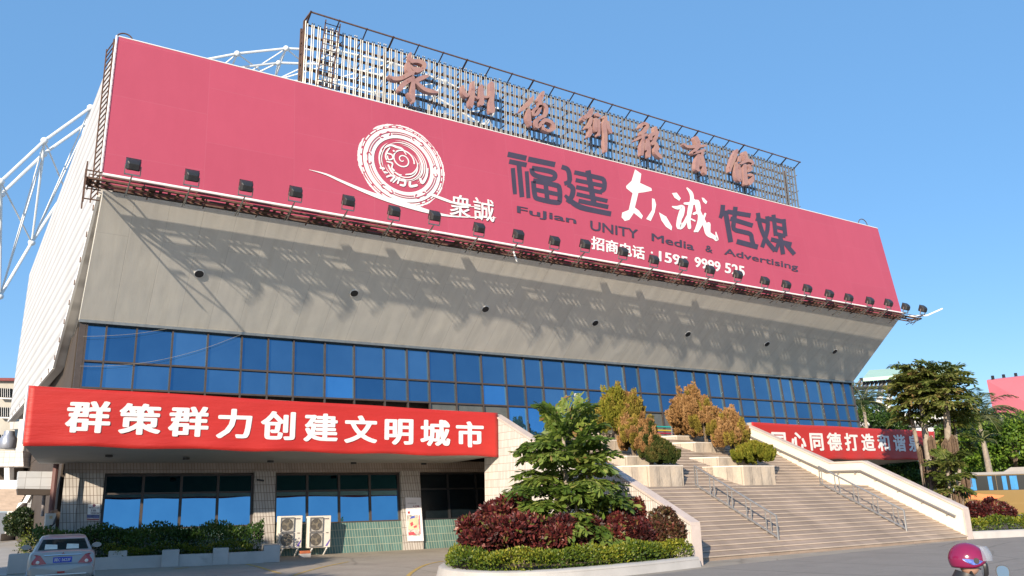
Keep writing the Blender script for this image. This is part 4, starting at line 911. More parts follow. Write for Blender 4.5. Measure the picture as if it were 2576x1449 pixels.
# ------------------------------------------------------------------ conifers
def conifer(name, label, base, H, Rr, mat, tufts, group, mat2=None, frac2=0., shape=.5, stem=True, lean=0):
    base = np.array(base, float); tufts = int(tufts*1.5); H *= .88; t = thing(name, label, 'conifer', base, group)
    cs, P, D, T = [], [], [], []
    for k in range(tufts):
        h = RNG.random()**.8; a = RNG.uniform(0, 2*math.pi); prof = (math.sin(min(1, (h*.9+.18))*math.pi)**.7)*(1-h*shape)
        rr = Rr*prof*RNG.uniform(.55, 1.0); c = base+np.array([rr*math.cos(a)+lean*h, rr*math.sin(a), (.12*H if stem else .0)+h*H*(.62 if stem else .70)])
        hh = max(.42, H*RNG.uniform(.18, .30)); w = hh*.25; n = 230
        if stem and k < 5: c = base+np.array([Rr*.35*math.cos(k*2.2)*(k > 0)+lean, Rr*.25*math.sin(k*2.2), H*(.74-.07*k)]); hh = H*.34; w = hh*.20; a = k*2.2
        u = RNG.random(n)
        pr = w*np.sqrt(np.maximum(0, np.sin(np.pi*(u*.86+.10))))*(1-u*.55); an = RNG.uniform(0, 2*np.pi, n)
        tilt = np.array([math.cos(a)*.30, math.sin(a)*.30, 1])
        q = c+np.outer(u*hh, tilt)+np.stack([pr*np.cos(an), pr*np.sin(an), np.zeros(n)], 1); P.append(q)
        D.append(np.stack([np.cos(an)*.7, np.sin(an)*.7, np.full(n, 1.0)], 1)+np.array([math.cos(a)*.2, math.sin(a)*.2, 0])+RNG.normal(size=(n, 3))*.25)
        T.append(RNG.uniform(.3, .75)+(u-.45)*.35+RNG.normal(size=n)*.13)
    P, D, T = np.vstack(P), np.vstack(D), np.concatenate(T); n = len(P)
    N = rdir(n)
    if mat2 is not None:
        sel = np.repeat(RNG.random(tufts) < frac2, 230)
        leafmesh('dry_foliage', P[sel], D[sel], N[sel], .13*RNG.uniform(.7, 1.3, sel.sum()), .065, T[sel], mat2, t); P, D, T, N = P[~sel], D[~sel], T[~sel], N[~sel]
    leafmesh('foliage', P, D, N, .13*RNG.uniform(.7, 1.3, len(P)), .065, T, mat, t)
    if stem:
        mb = MB()
        for k in range(4): a = k*1.6+.3; mb.tube([base+[.05*k-.08, 0, -.05], base+[.10*math.cos(a), .10*math.sin(a), .3*H], base+[.3*Rr*math.cos(a)+lean*.5, .3*Rr*math.sin(a), .7*H]], [.05, .04, .02], 6)
        mb.build('stem', M['bark'], t)
c1 = CR(1600, 1150, 1.929)
GC = 'conifers in the stone planters'
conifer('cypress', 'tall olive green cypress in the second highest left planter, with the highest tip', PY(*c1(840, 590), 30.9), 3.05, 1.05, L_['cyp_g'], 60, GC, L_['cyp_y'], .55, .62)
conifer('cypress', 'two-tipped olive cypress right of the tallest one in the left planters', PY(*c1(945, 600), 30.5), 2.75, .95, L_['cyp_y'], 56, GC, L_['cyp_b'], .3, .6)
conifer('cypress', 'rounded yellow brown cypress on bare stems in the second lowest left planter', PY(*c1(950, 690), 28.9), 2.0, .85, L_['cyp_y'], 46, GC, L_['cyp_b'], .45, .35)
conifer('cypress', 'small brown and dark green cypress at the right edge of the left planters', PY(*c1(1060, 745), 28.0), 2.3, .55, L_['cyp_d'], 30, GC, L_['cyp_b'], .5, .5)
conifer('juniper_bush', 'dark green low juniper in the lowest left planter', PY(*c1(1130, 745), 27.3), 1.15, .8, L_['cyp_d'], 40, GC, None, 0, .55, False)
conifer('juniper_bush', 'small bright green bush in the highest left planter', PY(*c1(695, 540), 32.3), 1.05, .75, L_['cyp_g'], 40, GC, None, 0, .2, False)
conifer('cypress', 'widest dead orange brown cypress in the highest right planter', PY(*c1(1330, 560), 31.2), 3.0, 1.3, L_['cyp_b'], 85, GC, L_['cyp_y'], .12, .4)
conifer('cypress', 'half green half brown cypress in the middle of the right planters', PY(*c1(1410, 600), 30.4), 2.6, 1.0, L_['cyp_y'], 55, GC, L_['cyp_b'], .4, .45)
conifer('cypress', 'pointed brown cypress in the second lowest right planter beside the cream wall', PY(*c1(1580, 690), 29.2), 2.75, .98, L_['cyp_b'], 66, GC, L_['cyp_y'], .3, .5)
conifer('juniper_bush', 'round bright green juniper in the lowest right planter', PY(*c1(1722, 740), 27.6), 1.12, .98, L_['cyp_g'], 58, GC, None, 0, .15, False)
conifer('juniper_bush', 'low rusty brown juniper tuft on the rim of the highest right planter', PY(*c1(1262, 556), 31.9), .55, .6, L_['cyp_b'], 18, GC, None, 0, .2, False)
# ------------------------------------------------------------------ central bed
bed_o = [PZ(1757, 1420, .0), PZ(1500, 1447, .0)]
kt = [np.array(p) for p in ((18.98, 18.88), (16.1, 18.45), (13.6, 18.35), (12.2, 18.7), (11.35, 19.6), (11.2, 21.0), (11.8, 22.6), (13.2, 23.9), (15.5, 24.9), (18.98, 25.3))]
KP = smooth_path([(a, b, 0) for a, b in kt], 5)[:, :2]
cenb = np.array([16., 21.6])
kerb = MB(); rings = []
for i in range(len(KP)):
    t = unit(KP[min(i+1, len(KP)-1)]-KP[max(i-1, 0)]); n = np.array([-t[1], t[0]])
    if np.dot(n, cenb-KP[i]) < 0: n = -n
    p = KP[i]; rings.append([(p[0], p[1], 0), (*(p+n*.07), .27), (*(p+n*.12), .30), (*(p+n*.40), .30), (*(p+n*.42), 0)])
kerb.loft(rings); tag(kerb.build('bed_kerb', M['concrete'], smooth=True), 'pale sloped concrete kerb curving round the planted bed left of the stairs', 'kerb')
so = MB(); so.poly([(p[0]*.985+cenb[0]*.015, p[1]*.985+cenb[1]*.015, .22) for p in KP]); so.build('bed_soil', M['soil'], org=(0, 0, 0))['kind'] = 'structure'
def inb(d): # points offset inside of kerb path
    out = []
    for i in range(len(KP)):
        t = unit(KP[min(i+1, len(KP)-1)]-KP[max(i-1, 0)]); n = np.array([-t[1], t[0]]); n = n if np.dot(n, cenb-KP[i]) > 0 else -n; out.append(KP[i]+n*d)
    return np.array(out)
def hedge(name, label, path, w, h, z0, mats, n, ln=.075, cat_='hedge', lump=.12):
    """clipped hedge following a path: leaves through its outer skin"""
    path = np.array(path); seg = np.linalg.norm(np.diff(path, axis=0), axis=1); cum = np.concatenate([[0], np.cumsum(seg)]); Lh = cum[-1]
    s = RNG.random(n)*Lh; idx = np.clip(np.searchsorted(cum, s)-1, 0, len(seg)-1); f = (s-cum[idx])/seg[idx]
    c = path[idx]*(1-f)[:, None]+path[idx+1]*f[:, None]; tg = (path[idx+1]-path[idx])/seg[idx][:, None]; nn = np.stack([-tg[:, 1], tg[:, 0]], 1)
    a = RNG.uniform(-.15, 1.15, n)*np.pi; rr = .72+.33*RNG.random(n)
    lum = 1+lump*np.sin(s*3.1+1)+lump*.8*np.sin(s*7.3)*np.cos(a*3)
    off = np.cos(a)*w/2*rr*lum; z = z0+np.maximum(.0, (.18+.82*np.sign(np.sin(a))*np.abs(np.sin(a))**.6)*h*rr*lum)
    P = np.column_stack([c+nn*off[:, None], z]); D0 = np.column_stack([nn*np.cos(a)[:, None], np.sin(a)+.25])
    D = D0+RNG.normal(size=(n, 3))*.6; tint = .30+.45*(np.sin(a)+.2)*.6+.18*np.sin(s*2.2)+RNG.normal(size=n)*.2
    return leafmesh(name, P, D, D0+rdir(n)*.9, ln*RNG.uniform(.6, 1.4, n), ln*.62, tint, mats), tag
ip = inb(.72); lowp = ip[0:43]
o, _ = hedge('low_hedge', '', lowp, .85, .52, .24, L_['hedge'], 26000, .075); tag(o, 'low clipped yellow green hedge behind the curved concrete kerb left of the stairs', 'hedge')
def shrub(label, c, r, mat, per=900, ln=.16, name='red_leaf_shrub', group='red leaved shrubs in the bed', n=7, cat_='shrub', stems=True):
    c = np.array(c, float); r = tuple(q*.9 for q in r); t = thing(name, label, cat_, (c[0], c[1], .22), group); cs = []
    for k in range(n):
        d = rdir(1)[0]*np.array([.62, .62, .5]); cs.append((c+d*np.array(r), np.array(r)*RNG.uniform(.42, .62)))
    crown('foliage', cs, per, ln, ln*.62, mat, t, .25, .7, .25)
    if stems:
        mb = MB()
        for k in range(6): a = k*1.05; mb.tube([(c[0]+.1*math.cos(a), c[1]+.1*math.sin(a), .15), (c[0]+r[0]*.5*math.cos(a), c[1]+r[1]*.5*math.sin(a), c[2])], [.025, .012], 5)
        mb.build('stem', M['bark'], t)
    return t
c3 = CR(1400, 1250, 2.226)
b3 = lambda x, y, Y: PY(*c3(x, y), Y)
shrub('clipped dark red shrub at the left end of the bed', b3(420, 1120, 21.6), (1.15, .9, .62), L_['red'], 1300)
shrub('bright red topped shrub rising behind the left end of the bed', b3(640, 1020, 23.2), (1.2, .9, .75), L_['red'], 1300)
shrub('dark red shrub second from the left in the front row of the bed', b3(690, 1150, 20.9), (1.1, .8, .62), L_['red'], 1200)
shrub('reddish shrub with pink leaf tops below the middle of the fishtail palm', b3(1010, 1150, 20.6), (1.0, .75, .6), L_['red'], 1200)
shrub('small red shrub between two larger ones below the right side of the fishtail palm', b3(1200, 1140, 20.9), (.6, .6, .55), L_['red'], 900)
shrub('pink and red mottled shrub right of the gap in the front row', b3(1400, 1130, 20.5), (.7, .65, .62), L_['red'], 1100)
shrub('tallest crimson shrub standing against the white tiled stair wall', b3(1530, 1010, 21.6), (.62, .55, .85), L_['red'], 1200)
shrub('rounded red green shrub at the right end of the bed against the stair wall', b3(1760, 1110, 20.2), (1.0, .75, .75), L_['redgreen'], 1500, .13)
shrub('low maroon shrub filling in below the crimson one in front of the stair wall', b3(1580, 1150, 20.3), (.7, .6, .55), L_['red'], 1100)
# ------------------------------------------------------------------ fishtail palms
def fronds(t, origins, mat, nleaf=26, L0=2.2, seed=0, wl=.26, droop=.9, name='frond'):
    """bipinnate fronds: rachis tube, side branches, wedge leaflets"""
    r = np.random.default_rng(seed); V, F, T = [], [], []; mb = MB()
    for (o, az, el, L) in origins:
        o = np.array(o, float); pts = []; d = np.array([math.cos(az)*math.cos(el), math.sin(az)*math.cos(el), math.sin(el)]); p = o.copy(); nseg = 8; tone = r.uniform(.25, .75)
        for k in range(nseg+1):
            pts.append(p.copy()); d = unit(d+np.array([0, 0, -droop*.14*(k+1)/nseg*1.6])); p = p+d*L/nseg
        pts = np.array(pts); mb.tube(pts, list(np.linspace(.028, .006, nseg+1)), 5, False)
        for k in range(1, nseg+1):
            t_ = unit(pts[k]-pts[k-1]); sd_ = unit(np.cross(t_, [0, 0, 1])+1e-6)
            for sgn in (-1, 1):
                bl_ = L*.42*math.sin(math.pi*(.2+.75*k/nseg))+.12
                bd = unit(sd_*sgn+t_*.75+np.array([0, 0, r.uniform(-.15, .25)]))
                nb_ = max(4, int(nleaf*.4*bl_/ (L*.42))); nn_ = unit(np.cross(bd, t_))
                for q in range(nb_):
                    f = (q+.6)/nb_; b0_ = pts[k]+bd*bl_*f+np.array([0, 0, -.28*f*f*bl_])
                    ld = unit(bd*.8+np.cross(nn_, bd)*(1 if q % 2 else -1)*.75+np.array([0, 0, -.45])+r.normal(size=3)*.22)
                    ll = wl*r.uniform(.75, 1.25); s_ = unit(np.cross(ld, nn_+r.normal(size=3)*.4)); i0 = len(V)
                    V += [b0_, b0_+ld*ll*.75+s_*ll*.20, b0_+ld*ll*1.08+s_*ll*.02, b0_+ld*ll*.72-s_*ll*.18]; F.append((i0, i0+1, i0+2, i0+3)); T.append(tone+r.normal()*.16)
    fastmesh(name, np.array(V), np.array(F), T, mat, t)
    mb.build('frond_stalk', L_['palm_stalk'], t)
L_['palm_stalk'] = plain('palm_stalk', (.16, .17, .06), .6, .2, 4)
fp = thing('fishtail_palm', 'bushy green fishtail palm in the bed left of the stairs', 'palm', (15.75, 21.9, .22))
org_ = []; rr = random.Random(11)
base = np.array([16.1, 21.8, .25])
for k in range(51):
    k = k*54/51; h = .9+3.0*(k/54)**1.1; az = k*2.4+rr.uniform(-.3, .3); el = rr.uniform(.05, .5)+(k/54)*.45
    org_.append((base+np.array([.25*math.cos(az), .25*math.sin(az), h-.3]), az, el, rr.uniform(1.4, 2.05)*(1.1-.42*k/54)))
for az, el, L in ((.3, 1.35, 1.6), (1.8, 1.25, 1.3), (-1.2, 1.1, 1.5), (2.9, 1.2, 1.4), (.1, .95, 1.5)): org_.append((base+np.array([0, 0, 3.7]), az, el, L))
fronds(fp, org_, L_['palm'], 40, seed=4, wl=.27)
mb = MB(); mb.tube([base, base+[.06, .03, 1.8], base+[-.02, .05, 4.1]], [.11, .09, .05], 8)
for a in range(4): mb.tube([base+[.3*math.cos(a*1.6), .3*math.sin(a*1.6), 0], base+[.5*math.cos(a*1.6), .5*math.sin(a*1.6), 2.2]], [.06, .035], 6)
mb.build('trunk', M['palm_bark'], fp)
c7 = CR(2680, 1120, 2.498)
def tallpalm(label, foot, top, seed, nf, L, mat, hang=2, r=.16):
    foot, top = np.array(foot, float), np.array(top, float); t = thing('fishtail_palm', label, 'palm', foot, 'fishtail palms beyond the right stair wall'); rr = random.Random(seed)
    mid = (foot+top)/2+np.array([rr.uniform(-.2, .2), 0, 0])
    mb = MB(); mb.tube(smooth_path([tuple(foot), tuple(mid), tuple(top)], 6), list(np.linspace(r*1.15, r*.8, 13)), 9); mb.build('trunk', M['palm_bark'], t, smooth=True)
    og = []
    for k in range(nf):
        f = k/nf; az = k*2.4+rr.uniform(-.3, .3); p = top+np.array([0, 0, -1.6+1.9*f]); og.append((p, az, rr.uniform(-.15, .3)+f*.8, L*rr.uniform(.75, 1.1)))
    fronds(t, og, mat, 28, seed=seed, wl=.30)
    mb = MB()
    for k in range(hang):
        a = rr.uniform(0, 6.28); p = foot+(top-foot)*rr.uniform(.38, .62)+np.array([math.cos(a)*.25, -abs(math.sin(a))*.35, 0])
        for j in range(26): b = p+np.array([rr.uniform(-.22, .22), rr.uniform(-.22, .22), 0]); mb.tube([p+[0, 0, .15], b+[0, 0, -.15], b+[rr.uniform(-.05, .05), 0, -rr.uniform(.7, 1.15)]], [.02, .028, .02], 4)
    if hang: mb.build('fruit_strands', L_['strand'], t)
L_['strand'] = plain('fruit_strand', (.13, .085, .055), .9, .4, 8)
def at7(x, y, D): return PD(*c7(x, y), D)
D7 = 46.
def ft(x, D): p = PD(*c7(x, 1300), D); return (p[0], p[1], 0)
tallpalm('fishtail palm with the highest crown, trunk leaning left over the red banner', ft(1010, D7), at7(880, 320, D7+.5), 21, 28, 1.45, L_['palm_dry'], 5, .19)
tallpalm('fishtail palm with its crown leaning right towards the pink hoarding', ft(1090, D7-1), at7(1090, 335, D7-1), 22, 28, 1.45, L_['palm_dry'], 5, .19)
tallpalm('slimmer fishtail palm left of the clump, drooping over the banner', ft(950, D7+1), at7(770, 430, D7+1.5), 23, 13, 1.3, L_['palm_dry'], 4, .12)
tallpalm('fishtail palm with a thin pale trunk at the right of the clump', ft(1205, D7), at7(1165, 600, D7), 24, 11, 1.15, L_['palm_dry'], 2, .10)
tallpalm('low young fishtail palm beside the bus, at the foot of the clump', ft(1130, D7-2.5), at7(1110, 1010, D7-2.5), 25, 12, 1.15, L_['palm_dry'], 1, .10)
# ------------------------------------------------------------------ things on the building
ac_m = plain('ac_casing', (.66, .61, .54), .45, .06, 3); M['grille_grey'] = plain('fan_dark', (.13, .11, .085), .5, .3, 5)
M['purple'] = plain('purple_label', (.12, .08, .35), .5, .1, 3)
def ac_unit():
    t = thing('air_conditioner', '', 'air conditioner', (0, 0, 0), 'outdoor air conditioning units')
    w, h, d = .98, 1.30, .36
    mb = MB(); mb.box((-w/2, 0, 0), (w/2, d, h)); cs = mb.build('casing', ac_m, t, bevel=.02)
    for z in (.34, .95):
        mb = MB(); cx_ = -.16
        mb.tube([(cx_, -.004, z), (cx_, -.008, z)], .25, 28); fn = mb.build('fan', M['grille_grey'], t)
        mb = MB()
        for k in range(3):
            a = k*2.09+.4; mb.add([(cx_, -.012, z), (cx_+.21*math.cos(a), -.012, z+.21*math.sin(a)), (cx_+.21*math.cos(a+.8), -.03, z+.21*math.sin(a+.8))], [(0, 1, 2)])
        mb.tube([(cx_, -.009, z), (cx_, -.03, z)], .06, 12); mb.build('blade', plain('fan_blade', (.30, .25, .17), .5), fn)
        mb = MB()
        for k in range(13): x = cx_-.27+k*.045; mb.bar((x, -.04, z-.28), (x, -.04, z+.28), .008, .008)
        for e in (-.28, .28): mb.bar((cx_-.28, -.04, z+e), (cx_+.28, -.04, z+e), .02, .03); mb.bar((cx_+e, -.04, z-.28), (cx_+e, -.04, z+.28), .02, .03)
        mb.build('guard', M['steel'], t)
    mb = MB(); text_fit(mb, 'GREE', (.17, -.003, 1.15), (.40, -.003, 1.15), (.17, -.003, 1.20), (0, 0, 0), .01); mb.build('lettering', M['dark_letter'], t)
    mb = MB(); mb.add([(.26, -.004, .06), (.36, -.004, .06), (.46, -.004, .26), (.46, -.004, .34)], [(0, 1, 2, 3)]); mb.build('label', M['purple'], t)
    mb = MB(); mb.obox((.33, -.01, .60), (1, 0, 0), (0, 1, 0), (0, 0, 1), .05, .012, .012); mb.build('handle', M['black'], t)
    for x in (-.30, .34):
        mb = MB(); mb.bar((x, .02, -.03), (x, .75, -.03), .045, .05); mb.bar((x, .05, -.05), (x, .62, -.48), .04, .045); mb.build('bracket', M['white_paint'], t)
    return t
YA = 34.62
pa1 = PY(*c6(448, 1172), YA); pa2 = PY(*c6(724, 1166), YA-.03)
ac = ac_unit(); ac.location = pa1; ac['label'] = 'left of the two white outdoor air conditioners with twin fans under the blue window'; ORG[ac] = pa1
dup(ac, pa2, 'right of the two white outdoor air conditioners with twin fans under the blue window')
pb_ = PZ(*c6(590, 1255)); mb = MB(); mb.box((pb_[0]-.22, pb_[1]-.1, 0), (pb_[0]+.22, pb_[1]+.15, .14)); mb.m = 1; mb.box((pb_[0]-.2, pb_[1]-.08, .145), (pb_[0]+.2, pb_[1]+.13, .25))
tag(mb.build('brick_stack', [M['concrete'], plain('orange_brick', (.42, .12, .05), .85, .2, 6)], bevel=.008), 'orange brick on a concrete block on the ground between the two air conditioners', 'bricks')
cE_ = CR(1300, 1540, 5)
def panel(pl, f, pts, dep): return [PP(*f(*p), pl)-pl[4]*dep for p in pts]
def slab(mb, q, th, pl): mb.prism(q, pl[4]*th)
q = PP(*c5(2430, 528), PG)-PG[4]*.12; sc_ = thing('security_camera', 'small dark security camera near the top of the column between the two blue windows', 'camera', q)
mb = MB(); mb.bar(q+[0, .05, .02], q+[0, -.12, .0], .03, .03); mb.build('mount', M['black'], sc_); mb = MB(); mb.obox(q+[.06, -.18, -.01], unit([1, -.2, -.15]), unit([.2, 1, 0]), (0, 0, 1), .15, .045, .04); mb.build('camera_body', M['black'], sc_, bevel=.01)
# notice board on the corner pier
nbd = thing('notice_board', 'white police notice board reading 110 on the tiled corner pier', 'notice board', PP(*c5(880, 905), PG))
q = panel(PG, c5, [(832, 755), (945, 755), (935, 912), (820, 906)], .12); mb = MB(); slab(mb, q, .04, PG); mb.build('board', M['white_paint'], nbd)
q2 = panel(PG, c5, [(824, 852), (938, 855), (935, 888), (821, 884)], .125); mb = MB(); mb.poly(q2); mb.build('picture_band', plain('blue_picture', (.11, .13, .28), .5, .6, 7), nbd)
q2 = panel(PG, c5, [(821, 889), (935, 892), (935, 908), (820, 904)], .125); mb = MB(); mb.poly(q2); mb.build('red_band', plain('red_band', (.35, .10, .09), .5, .3, 9), nbd)
mb = MB(); fb = lambda x, y: PP(*c5(x, y), PG)-PG[4]*.126
text_fit(mb, '110', fb(862, 824), fb(904, 824), fb(862, 805), (0, 0, 0), .03); text_fit(mb, '1010134', fb(858, 847), fb(934, 849), fb(858, 830), (0, 0, 0), .015); text_fit(mb, '警务公示', fb(838, 793), fb(935, 795), fb(838, 783), (0, 0, 0), .02)
mb.tube([fb(887, 768), fb(887, 768)-PG[4]*.004], .055, 10); mb.build('lettering', plain('notice_ink', (.16, .07, .12), .6), nbd)
# poster on the column
pos = thing('poster', 'white poster with grey and red writing and a bright folk picture on the middle column', 'poster', PP(*cE_(340, 1225), PG))
mb = MB(); slab(mb, panel(PG, cE_, [(166, 508), (421, 508), (471, 1222), (206, 1228)], .16), .03, PG); mb.build('board', plain('poster_white', (.72, .70, .72), .4, .03), pos)
fe = lambda x, y: PP(*cE_(x, y), PG)-PG[4]*.164
mb = MB(); mb.poly([fe(190, 795), fe(385, 795), fe(412, 1135), fe(206, 1140)]); mb.build('picture', plain('folk_picture', (.52, .47, .42), .5, .75, 5), pos)
mb = MB(); mb.poly([fe(238, 850)-PG[4]*.003, fe(372, 840)-PG[4]*.003, fe(384, 1030)-PG[4]*.003, fe(216, 1030)-PG[4]*.003]); mb.build('picture_panel', plain('picture_cream', (.66, .52, .33), .5, .25, 6), pos)
mb = MB()
for p_ in ([(245, 930), (285, 905), (300, 960), (255, 985)], [(300, 985), (350, 960), (356, 1000), (310, 1010)], [(215, 1085), (300, 1070), (340, 1120), (225, 1130)], [(392, 800), (403, 800), (416, 1110), (402, 1110)]): mb.poly([fe(*p)-PG[4]*.006 for p in p_])
mb.build('picture_red', plain('picture_red', (.50, .07, .09), .5, .3, 8), pos)
mb = MB(); mb.poly([fe(262, 820)-PG[4]*.006, fe(318, 805)-PG[4]*.006, fe(322, 845)-PG[4]*.006, fe(236, 862)-PG[4]*.006]); mb.build('picture_blue', plain('picture_blue', (.08, .12, .45), .5, .3, 8), pos)
mb = MB(); text_fit(mb, '幼吾幼以及', fe(204, 615), fe(345, 615), fe(204, 593), (0, 0, 0), .0); mb.build('grey_lettering', plain('grey_ink', (.18, .17, .19), .6), pos)
mb = MB(); text_fit(mb, '人之幼', fe(288, 672), fe(392, 670), fe(288, 638), (0, 0, 0), .02); mb.poly([fe(206, 738), fe(242, 736), fe(245, 774), fe(209, 776)]); mb.build('red_lettering', plain('red_ink', (.40, .04, .05), .6), pos)
# sticker on the upper glass
mb = MB(); fw_ = lambda x, y: PP(*c1(x, y), PW)-PW[4]*.01
text_fit(mb, '南区', fw_(566, 306), fw_(607, 308), fw_(566, 284), (0, 0, 0), .03); text_fit(mb, 'SECTION', fw_(562, 322), fw_(621, 324), fw_(562, 312), (0, 0, 0), .02)
tag(mb.build('window_lettering', M['white_letter']), 'small white lettering stuck on the blue glass above the doors', 'lettering')
# loose wires in front of the glass
for pts, lab in (([(660, 515), (850, 510), (1100, 490), (1375, 445)], 'shorter upper loose pale wire sagging across the left end of the blue glass'), ([(635, 750), (820, 750), (1090, 730), (1370, 680), (1650, 600), (1910, 500)], 'longer lower loose pale wire sagging across the left end of the blue glass')):
    P = smooth_path([(*z4(*p), 0) for p in pts], 5); mb = MB(); mb.tube([PP(p[0], p[1], PW)-PW[4]*.22 for p in P], .007, 5); tag(mb.build('hanging_wire', plain('wire', (.26, .25, .23), .6)), lab, 'wire')
# crowd barriers by the doors
M['turq'] = plain('turquoise_bar', (.02, .32, .30), .4); M['ybar'] = plain('yellow_bar', (.55, .42, .05), .4); M['rbar'] = plain('red_bar', (.35, .02, .06), .4)
def barrier(xa, xb, posts, lab):
    Y_ = 33.9; a, b = PY(*c1(xa, 520), Y_), PY(*c1(xb, 535), Y_)
    t = thing('door_barrier', lab, 'barrier', ((a[0]+b[0])/2, Y_, 4.99), 'barriers with coloured bars at the doors')
    for dz, m in ((.86, 'turq'), (.66, 'ybar'), (.50, 'rbar')): mb = MB(); mb.tube([(a[0], Y_, 4.99+dz), (b[0], Y_, 4.99+dz)], .045, 8); mb.build('bar', M[m], t, smooth=True)
    for x in posts: p = PY(*c1(x, 530), Y_-.02); mb = MB(); mb.tube([(p[0], Y_-.06, 4.99), (p[0], Y_-.06, 6.2)], .045, 8); mb.build('post', M['steel'], t, smooth=True)
barrier(470, 620, (474, 591, 604, 615), 'steel posted barrier with turquoise, yellow and red bars left of the tall cypresses'); barrier(1035, 1215, (1187, 1199, 1210), 'steel posted barrier with turquoise, yellow and red bars between the two rows of planters')
# tiled box sign, down pipe and small unit at the left corner
c8 = CR(0, 1480, 3.4425)
YB = 36.3
a, b, c, d = [PY(*c8(*p), YB) for p in ((212, 258), (628, 262), (595, 462), (197, 455))]
mb = MB(); mb.prism([a, b, c, d], (0, 1.2, 0)); bx = tag(mb.build('box_canopy', bricks('grey_tile', (.52, .52, .52), (.3, .28, .27), .5, .33, .008), uvf=lambda p: (float(p[0]), float(p[2]))), 'small pale tiled box canopy projecting left of the corner pier', 'canopy')
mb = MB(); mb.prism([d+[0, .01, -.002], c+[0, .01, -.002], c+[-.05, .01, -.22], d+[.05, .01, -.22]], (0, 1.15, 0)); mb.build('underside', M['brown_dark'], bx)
mb = MB(); mb.tube([PY(*c8(640, 175), 36.25), PY(*c8(630, 260), 36.25), PY(*c8(585, 690), 36.2), PY(*c8(580, 800), 36.2)], .10, 8); tag(mb.build('drain_pipe', plain('brown_pipe', (.12, .05, .045), .6, .2, 3)), 'dark red brown drain pipe down the left side of the corner pier', 'pipe')
mb = MB(); mb.tube([PY(*c8(505, 490), 37.4), PY(*c8(480, 770), 37.4)], .06, 8); tag(mb.build('drain_pipe', plain('grey_pipe', (.25, .22, .22), .6, .2, 3)), 'thin pipe on the far wall under the small box canopy', 'pipe')
sm = thing('air_conditioner', 'old small air conditioner with dangling cables at the left side of the corner pier', 'air conditioner', PY(*c8(570, 920), 35.6), 'outdoor air conditioning units')
q = [PY(*c8(*p), 35.6) for p in ((522, 738), (640, 735), (628, 915), (508, 920))]
mb = MB(); mb.prism(q, (0, .5, 0)); mb.build('casing', plain('old_casing', (.48, .46, .42), .6, .2, 3), sm, bevel=.015)
mb = MB(); mb.prism([PY(*c8(*p), 35.59) for p in ((562, 765), (598, 763), (594, 797), (560, 800))], (0, -.01, 0)); mb.build('label', plain('tan_label', (.45, .33, .18), .6), sm)
mb = MB()
for k in range(4): mb.tube([PY(*c8(640-k*6, 770+k*14), 35.55), PY(*c8(622-k*8, 850+k*8), 35.5), PY(*c8(580-k*3, 890-k*6), 35.54)], .022, 5)
mb.build('cable', M['black'], sm)
mb = MB(); mb.prism([PY(*c8(*p), 35.6) for p in ((585, 705), (655, 690), (655, 728), (580, 730))], (0, .4, 0)); tag(mb.build('brick_stack', plain('rubble', (.26, .15, .10), .9, .4, 6)), 'reddish rubble lying on top of the old small air conditioner', 'bricks')
# ------------------------------------------------------------------ left planter, hedge
lp = [PZ(*c5(195, 1412)), PZ(*c5(1010, 1372)), PZ(*c5(1520, 1350)), PZ(*c5(2000, 1332)), PZ(*c5(2490, 1308))]
pln = thing('planter_wall', 'low pale stone planter edge with square posts in front of the ground floor windows', 'planter', lp[2])
hv = unit(lp[-1]-lp[0]); hn = np.array([-hv[1], hv[0], 0])
for i in range(4):
    a, b = lp[i], lp[i+1]; mb = MB(); mb.prism([a+[0, 0, 0], b, b+[0, 0, .42], a+[0, 0, .42]], hn*.22); mb.build('edge', M['concrete'], pln)
pp = [c5(62, 1418), c5(1010, 1368), c5(1520, 1352), c5(2003, 1332)]
for i, (w_, h_) in enumerate(((.62, .66), (.62, .62), (.58, .60), (.55, .60))):
    a = PZ(*pp[i])-hn*.06; mb = MB(); mb.prism([a, a+hv*w_, a+hv*w_+[0, 0, h_], a+[0, 0, h_]], hn*.4); mb.build('post', M['concrete'], pln, bevel=.02)
a = PZ(*c6(195, 1308))-hn*.02; mb = MB(); mb.prism([a, a+hv*.6, a+hv*.6+[0, 0, .62], a+[0, 0, .62]], hn*1.5); mb.build('post', M['concrete'], pln, bevel=.02)
mb = MB(); mb.prism([lp[0]+hn*.2, lp[-1]+hn*.2, lp[-1]+hn*3.2, lp[0]+hn*3.2], (0, 0, .36)); mb.build('soil', M['soil'], pln)
hp = [(lp[0]+hn*1.25)[:2]+(np.array([-.0, .0])), (lp[2]+hn*1.25)[:2], (lp[-1]+hn*1.2)[:2]]
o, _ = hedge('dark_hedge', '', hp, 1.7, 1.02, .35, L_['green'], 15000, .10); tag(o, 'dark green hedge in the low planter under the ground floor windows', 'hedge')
hp = [(lp[2]+hn*.55-hv*2.0)[:2], (lp[3]+hn*.55)[:2], (lp[-1]+hn*.5-hv*.4)[:2]]
o, _ = hedge('yellow_hedge', '', hp, .5, .38, .35, L_['hedge'], 4000, .07, lump=.3); tag(o, 'straggly yellow green edging plants in front of the dark hedge', 'hedge')
lk = [PZ(*c5(190, 1300), .3), PZ(*c5(250, 1080), .3), PZ(*c5(330, 960), .3)]
o, _ = hedge('yellow_hedge', '', [p[:2] for p in (lk[0]+[.6, 0, 0], lk[1]+[.5, 0, 0], lk[2]+[.5, 0, 0])], 1.3, .75, .2, L_['hedge'], 7000, .08, lump=.25); tag(o, 'yellow green hedge running back along the left side of the planter beside the silver car', 'hedge')
pv = MB(); e0, e1 = PZ(*c5(60, 1432)), PZ(*c5(35, 1110))
